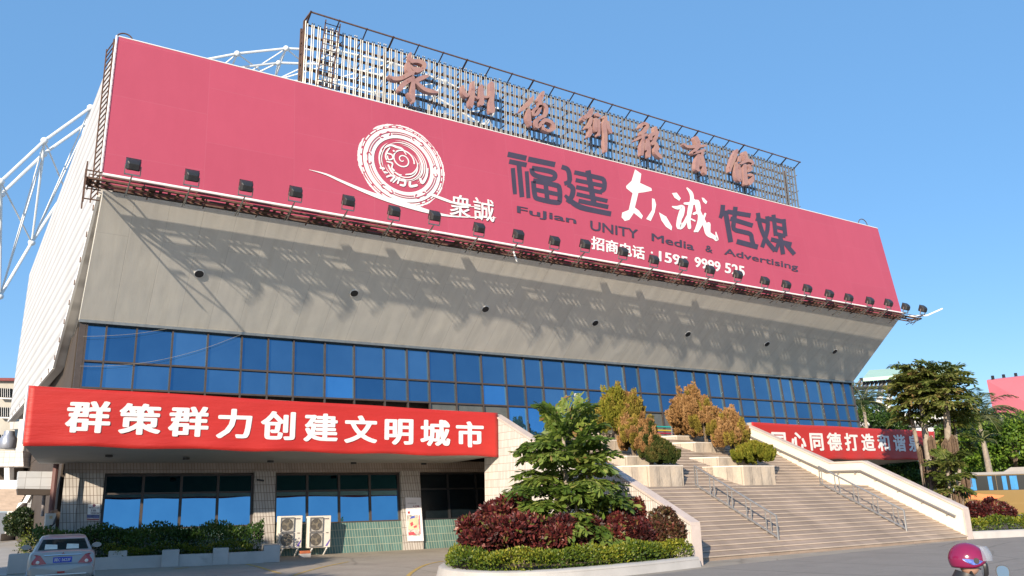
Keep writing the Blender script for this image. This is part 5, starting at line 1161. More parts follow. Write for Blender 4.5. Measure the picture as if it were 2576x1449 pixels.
mb = MB(); mb.prism([PZ(*c5(0, 1105)), PZ(*c5(270, 1078)), PZ(*c5(270, 1078))+[0, 0, .45], PZ(*c5(0, 1105))+[0, 0, .5]], (0, .3, 0)); tag(mb.build('low_kerb', M['concrete']), 'low concrete kerb in front of the dark round bush at the far left', 'kerb')
pm = MB(); pm.poly([PZ(-160, 1449)+[0, 0, .012], PZ(*c5(60, 1432))+[0, 0, .012], PZ(*c5(225, 1090))+[0, 0, .012], PZ(-140, 1390)+[0, 0, .012]]); struct(pm.build('pavement', M['concrete'], org=(0, 0, 0)))
shrub('dark round bush at the far left in front of the side steps', PD(*c5(185, 925), 43.), (1.1, .85, .85), L_['royal'], 1300, .12, 'round_bush', None, 8, 'bush', False)  # the palm's darker leaf colour stands in for shade on this bush
# ------------------------------------------------------------------ left background
lb = thing('side_entrance', 'white tiled side wing with dark openings and outside steps at the far left', 'building', PD(20, 1300, 52))
DL = 52.
def px_prism(mb, f, pts, D, depth=4.):
    P = [PD(*f(*p), D) for p in pts]; v = unit(np.array([RC[0][2], RC[1][2], 0])); mb.prism(P, v*depth)
mb = MB(); px_prism(mb, c5, [(-300, 252), (214, 252), (222, 398), (-300, 398)], DL, 6); mb.build('parapet', bricks('far_tile', (.66, .63, .62), (.5, .46, .45), .3, .3, .02), lb, uvf=lambda p: (float(p[0]), float(p[2])))
mb = MB(); px_prism(mb, c5, [(-300, 398), (222, 398), (222, 530), (-300, 530)], DL+2.5, 1); mb.build('dark_opening', M['brown_dark'], lb)
for x0_, x1_ in ((40, 88),): mb = MB(); px_prism(mb, c5, [(x0_, 398), (x1_, 398), (x1_, 528), (x0_, 528)], DL+.2, .5); mb.build('column', M['white_paint'], lb)
mb = MB(); px_prism(mb, c5, [(-300, 522), (175, 528), (168, 612), (-300, 605)], DL-.5, 2); mb.build('ledge', M['white_paint'], lb)
mb = MB()
for k in range(11):
    y = 612+k*19; px_prism(mb, c5, [(-300, y), (262-k*11, y), (262-k*11, y+19.5), (-300, y+19.5)], DL-1.2-k*.32, 1.2)
mb.build('steps', plain('side_steps', (.36, .29, .24), .8, .15, 2), lb)
mb = MB(); px_prism(mb, c5, [(150, 800), (215, 742), (252, 742), (312, 632), (270, 632), (215, 730), (175, 745)], DL-6, .3); mb.build('stair_wall', M['white_paint'], lb)
mb = MB(); px_prism(mb, c5, [(262, 745), (312, 640), (530, 630), (530, 1040), (200, 1040)], DL-5, 3); mb.build('tiled_wall', bricks('blue_grey_tile', (.36, .37, .38), (.18, .17, .18), .6, .4, .012), lb, uvf=lambda p: (float(p[0]), float(p[2])))
z3 = CR(20, 1180, 4.5275)
ap = thing('apartment_building', 'old apartment block with a red brown roof edge at the far left behind the hall', 'building', PD(20, 1300, 95))
mb = MB(); px_prism(mb, z3, [(-300, 335), (130, 338), (130, 1450), (-300, 1450)], 95, 10); mb.build('wall', plain('old_render', (.40, .38, .34), .85, .2, .3), ap)
mb = MB(); px_prism(mb, z3, [(-300, 300), (125, 304), (128, 345), (-300, 342)], 94.4, 10); mb.build('roof_edge', plain('red_roof_edge', (.20, .05, .05), .8), ap)
for y0_, y1_, s in ((455, 590, 0), (740, 880, 1), (1150, 1300, 2)):
    mb = MB(); px_prism(mb, z3, [(-120, y0_), (78, y0_+8), (74, y1_+6), (-120, y1_)], 94.8, .5); w = mb.build('window', M['glass_dark'], ap)
    mb = MB()
    for k in range(6): px_prism(mb, z3, [(-100+k*30, y0_), (-96+k*30, y0_), (-96+k*30, y1_), (-100+k*30, y1_)], 94.7, .05)
    px_prism(mb, z3, [(-120, y1_+5), (80, y1_+12), (80, y1_+30), (-120, y1_+22)], 94.2, .8); mb.build('window_bars', M['white_paint'], w)
mb = MB(); px_prism(mb, z3, [(55, 965), (250, 950), (250, 1062), (60, 1068)], 70, 4); tag(mb.build('tiled_balcony', bricks('pale_tile', (.62, .60, .57), (.42, .4, .38), .4, 1.2, .03), uvf=lambda p: (float(p[0]), float(p[2]))), 'pale tiled balcony front seen under the end of the white side wall', 'balcony')
tk = PD(*z3(20, 1360), 60); mb = MB(); rg = [(0, .5), (.1, .56), (.75, .56), (1.0, .37), (1.28, .35)]
mb.loft([[tk+np.array([r_*math.cos(2*math.pi*k/16), r_*math.sin(2*math.pi*k/16), z_]) for k in range(16)] for z_, r_ in rg]); tag(mb.build('roof_tank', plain('tank_metal', (.34, .36, .42), .35, .1, 2, metal=.5), smooth=True), 'rounded grey metal tank on the roof terrace at the far left edge', 'tank')

# ------------------------------------------------------------------ silver car
M['carpaint'] = plain('silver_paint', (.31, .305, .295), .32, .03, 1.5, metal=.3); M['rubber'] = plain('rubber', (.02, .02, .02), .8); M['tail_red'] = plain('tail_lamp_red', (.32, .012, .015), .12, .1, 8, spec=.8)
M['tail_white'] = plain('tail_lamp_white', (.75, .68, .62), .15); M['plate_blue'] = plain('plate_blue', (.02, .05, .42), .4); M['chrome'] = plain('chrome', (.75, .75, .77), .08, .02, 3, metal=1)
def carglass():
    m, nt, p = nm('car_glass'); p.inputs['Base Color'].default_value = (.015, .03, .028, 1); p.inputs['Roughness'].default_value = .03; p.inputs['Specular IOR Level'].default_value = .2
    tr = nt.nodes.new('ShaderNodeBsdfTransparent'); tr.inputs[0].default_value = (.45, .55, .52, 1); mx = nt.nodes.new('ShaderNodeMixShader'); mx.inputs[0].default_value = .22
    out = [n for n in nt.nodes if n.type == 'OUTPUT_MATERIAL'][0]; nt.links.new(p.outputs[0], mx.inputs[1]); nt.links.new(tr.outputs[0], mx.inputs[2]); nt.links.new(mx.outputs[0], out.inputs[0]); return m
M['car_glass'] = carglass()
pc = PD(154, 1440, 22.4); car = thing('parked_car', 'silver saloon car seen from behind, parked at the lower left with a blue number plate', 'car', (0, 0, 0))
def ringc(y, hw, zb, zt, dome=.02):
    h = [(-hw*.86, zb), (-hw*.985, zb+.07), (-hw, zb+.24), (-hw, zt-.22), (-hw*.965, zt-.07), (-hw*.90, zt-.012), (-hw*.5, zt+dome*.8)]
    return [(x, y, z) for x, z in h]+[(0, y, zt+dome)]+[(-x, y, z) for x, z in h[::-1]]
st_ = [(.0, .70, .36, .60), (.015, .77, .30, .63), (.06, .81, .27, .645), (.10, .82, .26, .66), (.12, .795, .26, .69), (.135, .80, .26, .86), (.16, .805, .25, .965), (.22, .815, .25, .998), (.45, .835, .22, 1.0), (.9, .85, .2, .985), (1.6, .855, .2, .96), (2.6, .855, .2, .94), (3.2, .845, .2, .92), (3.7, .81, .22, .84), (4.1, .74, .26, .72), (4.28, .6, .34, .58)]
r0_ = ringc(*st_[0]); mb = MB(); mb.loft([[(x*k_, y-.006*(1-k_)*4, .47+(z-.47)*k_) for x, y, z in r0_] for k_ in (.05, .5, .85)]+[ringc(*s) for s in st_]); mb.build('body', M['carpaint'], car, smooth=True)
def grn(z, y0_, y1_, hw0, hw1, n=5):
    pts = []
    for y, hw in ((y0_, hw0), (y0_+.12, hw0*1.03), ((y0_+y1_)/2, (hw0+hw1)/2*1.06), (y1_-.12, hw1*1.02), (y1_, hw1)): pts.append((-hw, y, z))
    return pts+[(-p[0], p[1], p[2]) for p in pts[::-1]]
mb = MB(); mb.loft([grn(.955, .42, 3.2, .73, .72), grn(1.04, .53, 3.02, .70, .69), grn(1.30, .93, 2.45, .585, .58), grn(1.375, 1.06, 2.25, .54, .53), grn(1.405, 1.3, 2.05, .40, .40), grn(1.412, 1.5, 1.8, .2, .2)]); mb.build('cabin', M['carpaint'], car, smooth=True)
mb = MB(); mb.add([(-.635, .532-.03, 1.035), (.635, .532-.03, 1.035), (.525, .925-.03, 1.305), (-.525, .925-.03, 1.305)], [(0, 1, 2, 3)]); rg_ = mb.build('rear_window', M['car_glass'], car)
mb = MB(); mb.add([(-.60, .522, 1.03), (.60, .522, 1.03), (.51, .925, 1.30), (-.51, .925, 1.30)], [(0, 1, 2, 3)]); mb.build('interior', M['black'], rg_)
for x in (-.30, .24): mb = MB(); mb.add([(x-.17, .512, 1.045), (x+.15, .512, 1.045), (x+.14, .63, 1.16), (x-.16, .65, 1.18)], [(0, 1, 2, 3)]); mb.build('cushion', plain('white_cushion', (.62, .60, .52), .8, .15, 9), rg_)
for sx in (-1, 1):
    mb = MB(); mb.add([(sx*.728, .75, 1.03), (sx*.712, 2.7, 1.03), (sx*.628, 2.35, 1.28), (sx*.628, 1.05, 1.28)], [(0, 1, 2, 3)]); mb.build('side_window', M['car_glass'], car)
mb = MB(); mb.add([(-.66, 3.04, 1.02), (.66, 3.04, 1.02), (.56, 2.5, 1.30), (-.56, 2.5, 1.30)], [(0, 1, 2, 3)]); mb.build('windscreen', M['car_glass'], car)
for sx in (-1, 1):
    mb = MB(); pts = [(.37, .66), (.70, .665), (.80, .71), (.775, .90), (.66, .925), (.55, .90)]
    mb.add([(sx*x, .098+(.05 if x > .72 else 0)+(.022 if z > .8 else 0), z) for x, z in pts]+[(sx*x, .2, z) for x, z in pts], [tuple(range(6))]+[(i, (i+1) % 6, 6+(i+1) % 6, 6+i) for i in range(6)])
    tl = mb.build('tail_light', M['tail_red'], car)
    mb = MB(); mb.ball((sx*.60, .100, .725), .045, 10, 6, (1, .3, 1)); mb.build('reversing_lamp', M['tail_white'], tl)
    mb = MB(); mb.tube([(sx*.80, 2.55, 1.0), (sx*.92, 2.5, 1.04)], .03, 6); mb.loft([[(sx*(.95+.13*math.cos(a)), 2.5+d_, 1.05+.075*math.sin(a)) for a in np.linspace(0, 6.28, 12, endpoint=False)] for d_ in (-.04, .03, .10)]); mb.build('mirror', M['carpaint'], car, smooth=True)
    for y in (.78, 3.42):
        mb = MB(); mb.tube([(sx*.64, y, .30), (sx*.84, y, .30)], .30, 20); wh_ = mb.build('wheel', M['rubber'], car); mb = MB(); mb.tube([(sx*.835, y, .30), (sx*.85, y, .30)], .19, 16); mb.build('rim', M['chrome'], wh_)
mb = MB(); mb.box((-.23, .112, .70), (.23, .132, .845)); mb.build('number_plate', M['plate_blue'], car)
pl_ = [c for c in car.children if c.name.startswith('number_plate')][0]
mb = MB(); text_fit(mb, '闽C·3623F', (-.20, .108, .725), (.20, .108, .725), (-.20, .108, .825), (0, 0, 0), .012); mb.build('lettering', M['white_letter'], pl_)
mb = MB(); mb.tube([(-.46, .125, .895), (0, .115, .905), (.46, .125, .895)], .016, 6); mb.build('chrome_strip', M['chrome'], car)
mb = MB(); c_ = (0, .118, .945)
for k in range(3):
    a = math.pi/2+k*2.094; e = np.array([math.cos(a), 0, math.sin(a)]); f_ = np.array([-e[2], 0, e[0]]); o_ = np.array(c_); mb.add([o_, o_+e*.02+f_*.011, o_+e*.04, o_+e*.02-f_*.011], [(0, 1, 2, 3)])
mb.build('badge', plain('badge_red', (.35, .02, .02), .3), car)
mb = MB(); mb.box((-.62, -.04, .385), (.62, .02, .405)); mb.build('bumper_strip', M['white_paint'], car)
mb = MB(); mb.box((-.10, -.036, .43), (.08, .01, .475)); mb.build('reflector', M['tail_red'], car)
mb = MB(); mb.box((-.64, -.042, .30), (-.38, .05, .375)); mb.build('exhaust_recess', M['black'], car)
car.location = (pc[0], pc[1], 0); car.rotation_euler = (0, 0, -R_(3.5))

# ------------------------------------------------------------------ right side: bed, bus, palms, trees
k0, k1 = PZ(*CR(2500, 1150, 1.929)(1338, 1216)), PZ(*CR(2500, 1150, 1.929)(1696, 1200)); kd = unit(k1-k0); kn = np.array([-kd[1], kd[0], 0])
k0 = np.array([37.02, k0[1], 0]); k1 = k0+kd*16
mb = MB(); mb.loft([[p+kn*a_+[0, 0, z_] for a_, z_ in ((0, 0), (.06, .27), (.12, .31), (.40, .31), (.42, 0))] for p in (k0, k0+kd*4, k1)]); tag(mb.build('bed_kerb', M['concrete']), 'straight pale concrete kerb of the bed right of the stairs', 'kerb')
mb = MB(); mb.poly([k0+kn*.3+[0, 0, .22], k1+kn*.3+[0, 0, .22], k1+kn*12+[0, 0, .22], k0+kn*12+[0, 0, .22]]); struct(mb.build('bed_soil', M['soil'], org=(0, 0, 0)))
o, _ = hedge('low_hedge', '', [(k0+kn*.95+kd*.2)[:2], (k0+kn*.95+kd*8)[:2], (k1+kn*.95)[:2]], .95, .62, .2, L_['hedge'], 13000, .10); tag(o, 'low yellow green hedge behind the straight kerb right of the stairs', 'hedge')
cR = CR(2500, 1150, 1.929)
G2 = 'red leaved shrubs right of the stairs'
for x, y, r, D, lab in ((1400, 1045, (1.0, .8, .75), 46.5, 'dense crimson shrub against the end of the cream stair wall'), (1500, 1040, (1.0, .8, .8), 47, 'dense crimson shrub in the middle of the bed right of the stairs'), (1575, 1065, (.8, .7, .62), 47.5, 'crimson shrub at the right end, in front of the bus')):
    shrub(lab, PD(*cR(x, y), D), r, L_['red'], 1100, .16, 'red_leaf_shrub', G2)
# dark planting below the right canopy
for i, (x, y, D, r, lab) in enumerate(((640, 1090, 60, 1.9, 'dark shrub in the shade below the left part of the right canopy'), (760, 1130, 57, 1.7, 'dark shrub behind the cream stair wall below the red banner'), (880, 1180, 54, 1.5, 'green shrub at the foot of the palm clump, left of the trunks'), (1000, 1270, 51, 1.2, 'green shrub between the palm trunks and the cream wall'), (560, 1060, 62, 1.6, 'dark shrub deepest under the right canopy'))):
    shrub(lab, PD(*c7(x, y), D), (r, r*.8, r*.9), L_['green'], 700, .22, 'garden_shrub', 'green shrubs under the right canopy', 6)
def tree(label, u, v, D, r, mat, group, name='garden_tree', per=420, n=26, ln=.34):
    c = PD(u, v, D); t = thing(name, label, 'tree', (c[0], c[1], 0), group); cs = []
    for k in range(n):
        d = rdir(1)[0]; cs.append((c+d*np.array([r*.72, r*.72, r*.62]), np.array([1, 1, .8])*r*RNG.uniform(.24, .40)))
    crown('crown', cs, per, ln, ln*.6, mat, t, .2, .8, .2)
    mb = MB(); mb.tube([(c[0], c[1], 0), (c[0]+.1, c[1], c[2]-r*.4), (c[0], c[1], c[2]+r*.3)], [.22, .17, .08], 7)
    for k in range(5): a = k*1.3; mb.tube([(c[0], c[1], c[2]-r*.5), (c[0]+r*.6*math.cos(a), c[1]+r*.6*math.sin(a), c[2]+r*.25)], [.09, .03], 5)
    mb.build('trunk', M['bark'], t)
TG = 'trees behind the bus'
tree('bright green tree behind the pale royal palm trunk and the bus', 2440, 1120, 76, 3.4, L_['tree'], TG); tree('bright green tree at the right edge above the bus roof', 2545, 1115, 72, 3.3, L_['tree'], TG); tree('lower bright green tree beside the palm clump behind the bus', 2400, 1150, 70, 2.6, L_['tree'], TG); tree('bright green tree under the pink hoarding behind the bus', 2495, 1110, 82, 3.6, L_['tree'], TG)
tree('darker green tree outermost on the right behind the bus', 2620, 1110, 76, 3.6, L_['tree'], TG)
tree('small dark tree behind the right corner of the blue glass', 2190, 1068, 95, 2.6, L_['green'], 'trees behind the hall', per=300, n=16); tree('small dark tree between the palm clump and the blue glass', 2245, 1075, 98, 2.4, L_['green'], 'trees behind the hall', per=300, n=14)
def royal(label, foot, top, nf, L, seed, shaft=True):
    foot, top = np.array(foot, float), np.array(top, float); t = thing('royal_palm', label, 'palm', foot, 'feather leaved palms'); r = np.random.default_rng(seed)
    mb = MB(); mb.tube(smooth_path([tuple(foot), tuple((foot+top)/2+[.1, 0, 0]), tuple(top)], 5), list(np.linspace(.26, .15, 11)), 9); mb.build('trunk', M['palm_bark'], t, smooth=True)
    if shaft: mb = MB(); mb.tube([top-[0, 0, .1], top+[0, 0, .9]], [.17, .08], 8); mb.build('crownshaft', plain('crownshaft', (.20, .20, .06), .5), t, smooth=True)
    V, F, T = [], [], []; mb = MB(); o = top+np.array([0, 0, .8 if shaft else 0])
    for k in range(nf):
        az = k*2.4+r.uniform(-.3, .3); el = 1.3-1.25*(k/nf)+r.uniform(-.1, .1); d = np.array([math.cos(az)*math.cos(el), math.sin(az)*math.cos(el), math.sin(el)]); p = o.copy(); pts = [p.copy()]; tone = r.uniform(.2, .8)
        for s in range(9): d = unit(d+np.array([.05, 0, -.06-.03*s])); p = p+d*L/9; pts.append(p.copy())
        mb.tube(pts, list(np.linspace(.05, .01, 10)), 5, False)
        for s in range(1, 10):
            for q in range(5):
                f = q/5; b = pts[s-1]*(1-f)+pts[s]*f; t_ = unit(pts[s]-pts[s-1]); sd_ = unit(np.cross(t_, [0, 0, 1]))
                for sg in (-1, 1):
                    ll = L*.30*math.sin(math.pi*min(1, (s+f)/10.5*.85+.15)); ld = unit(sd_*sg+t_*.5+np.array([0, 0, r.uniform(-.55, .15)])); w = unit(np.cross(ld, t_))*.035; i0 = len(V)
                    V += [b-w, b+ld*ll*.5-w-[0, 0, .05*ll], b+ld*ll-[0, 0, .22*ll], b+ld*ll*.5+w*.6-[0, 0, .05*ll]]; F.append((i0, i0+1, i0+2, i0+3)); T.append(tone+r.normal()*.15)
    fastmesh('frond', np.array(V), np.array(F), T, L_['royal'], t); mb.build('frond_stalk', L_['palm_stalk'], t)
p_t = PD(*c7(1405, 830), 62); p_f = PD(*c7(1470, 1180), 62); royal('slender palm with a bare pale trunk in front of the bright trees', (p_f[0], p_f[1], 0), p_t+[0, 0, 0], 7, 1.5, 31, False)
p_t = PD(*c7(1385, 730), 67); royal('taller feathery palm between the palm clump and the pink hoarding', (p_t[0]+.6, p_t[1], 0), p_t, 13, 3.9, 33)
p_t = PD(*c7(428, 590), 84); royal('dark palm behind the right corner of the blue glass', (p_t[0], p_t[1], 0), p_t, 16, 3.4, 35)
# bus -------------------------------------------------------------------------
ax = unit((.50, -.865, 0)); ay = np.array([-ax[1], ax[0], 0]); B0 = PD(*c7(1180, 1290), 57.); B0[2] = 0
bus = thing('tour_bus', 'golden yellow coach with blue curtains in its dark windows, parked beyond the red shrubs', 'bus', B0)
bp = lambda s, d, z: B0+ax*s+ay*d+np.array([0, 0, z])
mb = MB(); rings = []
for s, e in ((0, .12), (.15, 0), (11, 0)):
    rings.append([bp(s, d, z) for d, z in ((0+e, .35), (0, .6), (0, 1.96), (.04, 3.0), (.22, 3.2), (2.3, 3.2), (2.46, 3.0), (2.5, 1.96), (2.5, .6), (2.5-e, .35))])
mb.loft(rings); mb.build('body', plain('bus_gold', (.17, .098, .010), .3, .08, .7), bus)
mb = MB(); mb.loft([[bp(s, d, z) for d, z in ((.0, 3.03), (.2, 3.215), (2.3, 3.215), (2.5, 3.03))] for s in (-.01, 11.01)], closed=False, caps=False); mb.prism([bp(3.2, .5, 3.2), bp(11, .5, 3.2), bp(11, .7, 3.5), bp(3.7, .7, 3.5)], ay*1.3); mb.build('roof', plain('bus_roof', (.33, .30, .27), .5, .1, 1), bus)
M['curtain'] = plain('blue_curtain', (.03, .22, .50), .7, .15, 4)
sw = [0.15, 2.65, 5.2, 7.75, 10.9]
for i in range(4):
    mb = MB(); mb.prism([bp(sw[i]+.012, -.02, 1.98), bp(sw[i+1]-.012, -.02, 1.98), bp(sw[i+1]-.012, .02, 2.98), bp(sw[i]+.012, .02, 2.98)], ay*.015); w = mb.build('window', M['glass_dark'], bus)
    for a_, b_ in ((.35, .62), (.82, 1.25), (2.0, 2.25)):
        n_ = 6; mb = MB()
        for k in range(n_): x0_ = sw[i]+a_+(b_-a_)*k/n_; mb.obox(bp(x0_+(b_-a_)/n_/2, -.035-(.012 if k % 2 else 0), 2.46), ax, ay, [0, 0, 1], (b_-a_)/n_/2*.98, .006, .46)
        mb.build('curtain', M['curtain'], w)
mb = MB(); mb.prism([bp(.1, -.012, 1.55), bp(2.2, -.012, 1.25), bp(3.0, -.012, 1.62), bp(1.8, -.012, 1.72), bp(.4, -.012, 1.92)], ay*.01); mb.build('orange_swoosh', plain('bus_orange', (.62, .16, .03), .35), bus)
mb = MB(); mb.prism([bp(0, -.008, 1.08), bp(11, -.008, 1.08), bp(11, -.008, 1.11), bp(0, -.008, 1.11)], ay*.006); mb.build('body_seam', plain('bus_seam', (.22, .13, .02), .5), bus)
for s in (2.2, 8.4): mb = MB(); mb.tube([bp(s, -.02, .5), bp(s, .3, .5)], .5, 20); mb.build('wheel', M['rubber'], bus)
# far buildings -----------------------------------------------------------------
gs = thing('grandstand', 'far grandstand with a pale green roof over dark lattice girders behind the palms', 'building', PD(*c7(800, 700), 120))
vd = unit(np.array([RC[0][2], RC[1][2], 0]))
mb = MB(); A4 = [PD(*c7(*p), 118) for p in ((418, 318), (1225, 252))]; B4 = [PD(*c7(*p), 128) for p in ((470, 252), (1175, 202))]
mb.add([A4[0], A4[1], B4[1], B4[0]]+[p-[0, 0, .5] for p in (A4[0], A4[1], B4[1], B4[0])], [(0, 1, 2, 3), (7, 6, 5, 4), (0, 4, 5, 1), (1, 5, 6, 2), (2, 6, 7, 3), (3, 7, 4, 0)]); mb.build('roof', plain('pale_green_roof', (.42, .60, .47), .5, .05, .3), gs)
mb = MB()
for t_ in np.linspace(0, 1, 24):
    for d_ in (0, 4.):
        a = np.array(PD(*c7(400+t_*760, 332-t_*70), 119+d_)); b = np.array(PD(*c7(340+t_*800, 408-t_*40), 119+d_)); b2 = np.array(PD(*c7(340+(t_+.05)*800, 408-(t_+.05)*40), 119+d_)); mb.bar(a, b, .25, .25); mb.bar(a, b2, .22, .22)
for d_ in (0, 4.):
    mb.bar(PD(*c7(395, 330), 119+d_), PD(*c7(1165, 262), 119+d_), .4, .4); mb.bar(PD(*c7(335, 408), 119+d_), PD(*c7(1140, 368), 119+d_), .5, .5)
mb.build('lattice_girder', M['black'], gs)
for x in (430, 560, 640, 1120): mb = MB(); mb.bar(PD(*c7(x+20, 330), 121), PD(*c7(x-40, 720), 121), .6, .6); mb.build('column', M['white_paint'], gs)
wb = thing('white_building', 'long low white building glimpsed behind the palm clump', 'building', PD(*c7(900, 720), 108))
mb = MB(); px_prism(mb, c7, [(330, 615), (700, 612), (1345, 585), (1345, 760), (330, 800)], 108, 8); mb.build('wall', M['white_paint'], wb)
mb = MB(); px_prism(mb, c7, [(330, 705), (1345, 665), (1345, 700), (330, 735)], 107.5, .4); mb.build('window_strip', plain('grey_strip', (.25, .25, .27), .5), wb)
PH = (PD(*c7(1500, 500), 92), None); hb = thing('pink_hoarding', 'second pink advertising hoarding with a white brush stroke at the right edge of the view', 'billboard', PD(*c7(1500, 690), 92))
P4 = [PD(*c7(1438, 338), 92), PD(*c7(2100, 262), 86), PD(*c7(2120, 720), 86), PD(*c7(1512, 690), 92)]
nh = unit(np.cross(P4[1]-P4[0], P4[3]-P4[0])); nh = nh if np.dot(nh, vd) < 0 else -nh
M['pink2'] = plain('faded_pink_vinyl', (.60, .17, .22), .4, .12, .12)
mb = MB(); mb.prism(P4, -nh*.4); mb.build('panel', M['pink2'], hb, uvf=lambda p: (float(np.dot(np.array(p)-P4[0], unit(P4[1]-P4[0]))), float(p[2])))
plH = (P4[0], nh); mpH = lambda x, y: PP(*c7(x, y), plH); mb = MB()
stroke(mb, [(1640, 580, 1), (1700, 588, 3), (1760, 600, 5), (1850, 625, 6), (2000, 650, 3)], mpH, .05, nh); stroke(mb, [(1745, 470, 3), (1732, 510, 5), (1750, 560, 5), (1790, 580, 4)], mpH, .06, nh); stroke(mb, [(1760, 450, 4), (1850, 430, 6), (1930, 500, 6), (1900, 580, 5), (1800, 590, 4)], mpH, .07, nh)
mb.build('brush_stroke', M['white_letter'], hb)
mb = MB()
for x in (1490, 1580, 1680): p = PD(*c7(x, 330-(x-1438)*.115), 91.6); mb.box(p-[.12, .12, .1], p+[.12, .12, .35])
mb.build('top_lamp', M['black'], hb)
mb = MB()
for x, D in ((1540, 91), (1750, 89.5)): p = PD(*c7(x, 690), D+1); mb.bar((p[0], p[1], 0), p+[0, 0, 1], .5, .5)
mb.build('post', M['galv'], hb)
# ------------------------------------------------------------------ scooter rider
DR = 7.7; hc = PD(2436, 1408, DR); fwd = unit((.80, -.60, 0)); fwd = unit(np.array([RC[0][0], RC[1][0], 0])+np.array([RC[0][2], RC[1][2], 0])*(-.25)); lft = np.array([-fwd[1], fwd[0], 0]); UP = np.array([0, 0, 1.])
def RP(f_, l_, z_): return np.array([hc[0], hc[1], 0])+fwd*f_+lft*l_+UP*z_
hz = hc[2]
rid = thing('scooter', 'red motor scooter with a round mirror at the lower right corner of the view', 'scooter', RP(.2, 0, 0))
M['jacket'] = plain('red_jacket', (.16, .02, .022), .8, .2, 6, bumps=.2); M['skin'] = plain('skin', (.42, .24, .17), .5, .06, 8); M['helm'] = plain('magenta_helmet', (.20, .012, .06), .15, .1, 4, spec=.7); M['scoot'] = plain('scooter_red', (.25, .02, .02), .25, .05, 2)
mb = MB(); mb.loft([[RP(f_, w_*math.cos(a), z_+h_*math.sin(a)) for a in np.linspace(0, 6.28, 12, endpoint=False)] for f_, w_, z_, h_ in ((-.62, .08, .72, .06), (-.5, .15, .62, .14), (-.1, .17, .56, .18), (.22, .14, .42, .12), (.45, .16, .38, .08), (.62, .13, .5, .12), (.72, .08, .62, .14))]); mb.build('body', M['scoot'], rid, smooth=True)
mb = MB(); mb.loft([[RP(f_+.06*math.sin(a)*0, w_*math.cos(a), z_+.10*math.sin(a)) for a in np.linspace(0, 6.28, 12, endpoint=False)] for f_, w_, z_ in ((.60, .14, .55), (.56, .17, .75), (.50, .15, .92), (.48, .06, 1.0))]); mb.build('leg_shield', M['scoot'], rid, smooth=True)
mb = MB(); mb.tube([RP(.45, 0, .95), RP(.44, .0, 1.02)], .05, 8); mb.tube([RP(.30, .33, 1.0), RP(.44, .1, 1.03), RP(.44, -.1, 1.03), RP(.30, -.33, 1.0)], .018, 8); mb.build('handlebar', M['black'], rid, smooth=True)
mb = MB(); mb.loft([[RP(f_, w_*math.cos(a), z_+.05*math.sin(a)) for a in np.linspace(0, 6.28, 12, endpoint=False)] for f_, w_, z_ in ((-.55, .12, .78), (-.2, .16, .78), (.08, .12, .74))]); mb.build('seat', M['rubber'], rid, smooth=True)
for f_ in (-.45, .72):
    mb = MB(); mb.tube([RP(f_, -.05, .24), RP(f_, .05, .24)], .24, 20); w = mb.build('wheel', M['rubber'], rid); mb = MB(); mb.tube([RP(f_, -.055, .24), RP(f_, .055, .24)], .13, 16); mb.build('rim', M['steel'], w)
mp_ = PD(2524, 1446, DR-.15)
for s_ in (-1, 1):
    if s_ == -1: c_ = mp_
    else: c_ = mp_+lft*.62
    vw = unit(c_-O0) if s_ == -1 else fwd
    ex_ = unit(np.cross(vw, UP)); ez = np.cross(ex_, vw)
    mb = MB(); mb.loft([[c_+vw*d_+ex_*.055*k_*math.cos(a)+ez*.085*k_*math.sin(a+.35*math.cos(a)) for a in np.linspace(0, 6.28, 18, endpoint=False)] for d_, k_ in ((0, 1), (.02, 1.04), (.045, .7))]); mb.tube([c_+vw*.02-UP*.07, RP(.36, -.25*(-s_) if False else (-.22 if s_ == -1 else .22), 1.02)], .01, 6); mr = mb.build('mirror', M['black'], rid, smooth=True)
    mb = MB(); mb.loft([[c_-vw*.003+ex_*.05*math.cos(a)*k_+ez*.08*math.sin(a+.35*math.cos(a))*k_ for a in np.linspace(0, 6.28, 18, endpoint=False)] for k_ in (1, .02)], caps=False); mb.build('mirror_glass', plain('mirror_glass', (.22, .28, .36), .12, .02, 1, metal=1), mr)
per = thing('person', 'scooter rider in a dark red jacket wearing a magenta helmet with a raised clear visor', 'person', RP(-.2, 0, .8))
def skin_body(name, verts, edges, radii, mat, parent, sub=2):
    me = bpy.data.meshes.new(name); og = ORG[parent]; me.from_pydata([tuple(np.array(v)-og) for v in verts], edges, []); o = bpy.data.objects.new(name, me); COL.objects.link(o); o.parent = parent; ORG[o] = og
    sk = o.modifiers.new('skin', 'SKIN'); lay_ = me.skin_vertices[0].data if me.skin_vertices else None
    if lay_ is None:
        bpy.context.view_layer.objects.active = o; lay_ = me.skin_vertices[0].data
    for i, r_ in enumerate(radii): lay_[i].radius = (r_, r_) if not hasattr(r_, '__len__') else r_
    lay_[0].use_root = True; sk.use_smooth_shade = True; ss_ = o.modifiers.new('sub', 'SUBSURF'); ss_.levels = ss_.render_levels = sub; me.materials.append(mat); return o
sh = hz-.27
V = [RP(-.22, 0, .86), RP(-.20, 0, 1.0), RP(-.12, 0, sh-.06), RP(-.06, 0, sh+.06), RP(-.03, 0, sh+.16),
     RP(-.10, .17, sh-.02), RP(.06, .26, sh-.22), RP(.28, .30, 1.02), RP(-.10, -.17, sh-.02), RP(.06, -.26, sh-.22), RP(.28, -.30, 1.02),
     RP(-.15, .11, .84), RP(.26, .15, .84), RP(.30, .12, .44), RP(.40, .12, .40), RP(-.15, -.11, .84), RP(.26, -.15, .84), RP(.30, -.12, .44), RP(.40, -.12, .40)]
E_ = [(0, 1), (1, 2), (2, 3), (3, 4), (2, 5), (5, 6), (6, 7), (2, 8), (8, 9), (9, 10), (0, 11), (11, 12), (12, 13), (13, 14), (0, 15), (15, 16), (16, 17), (17, 18)]
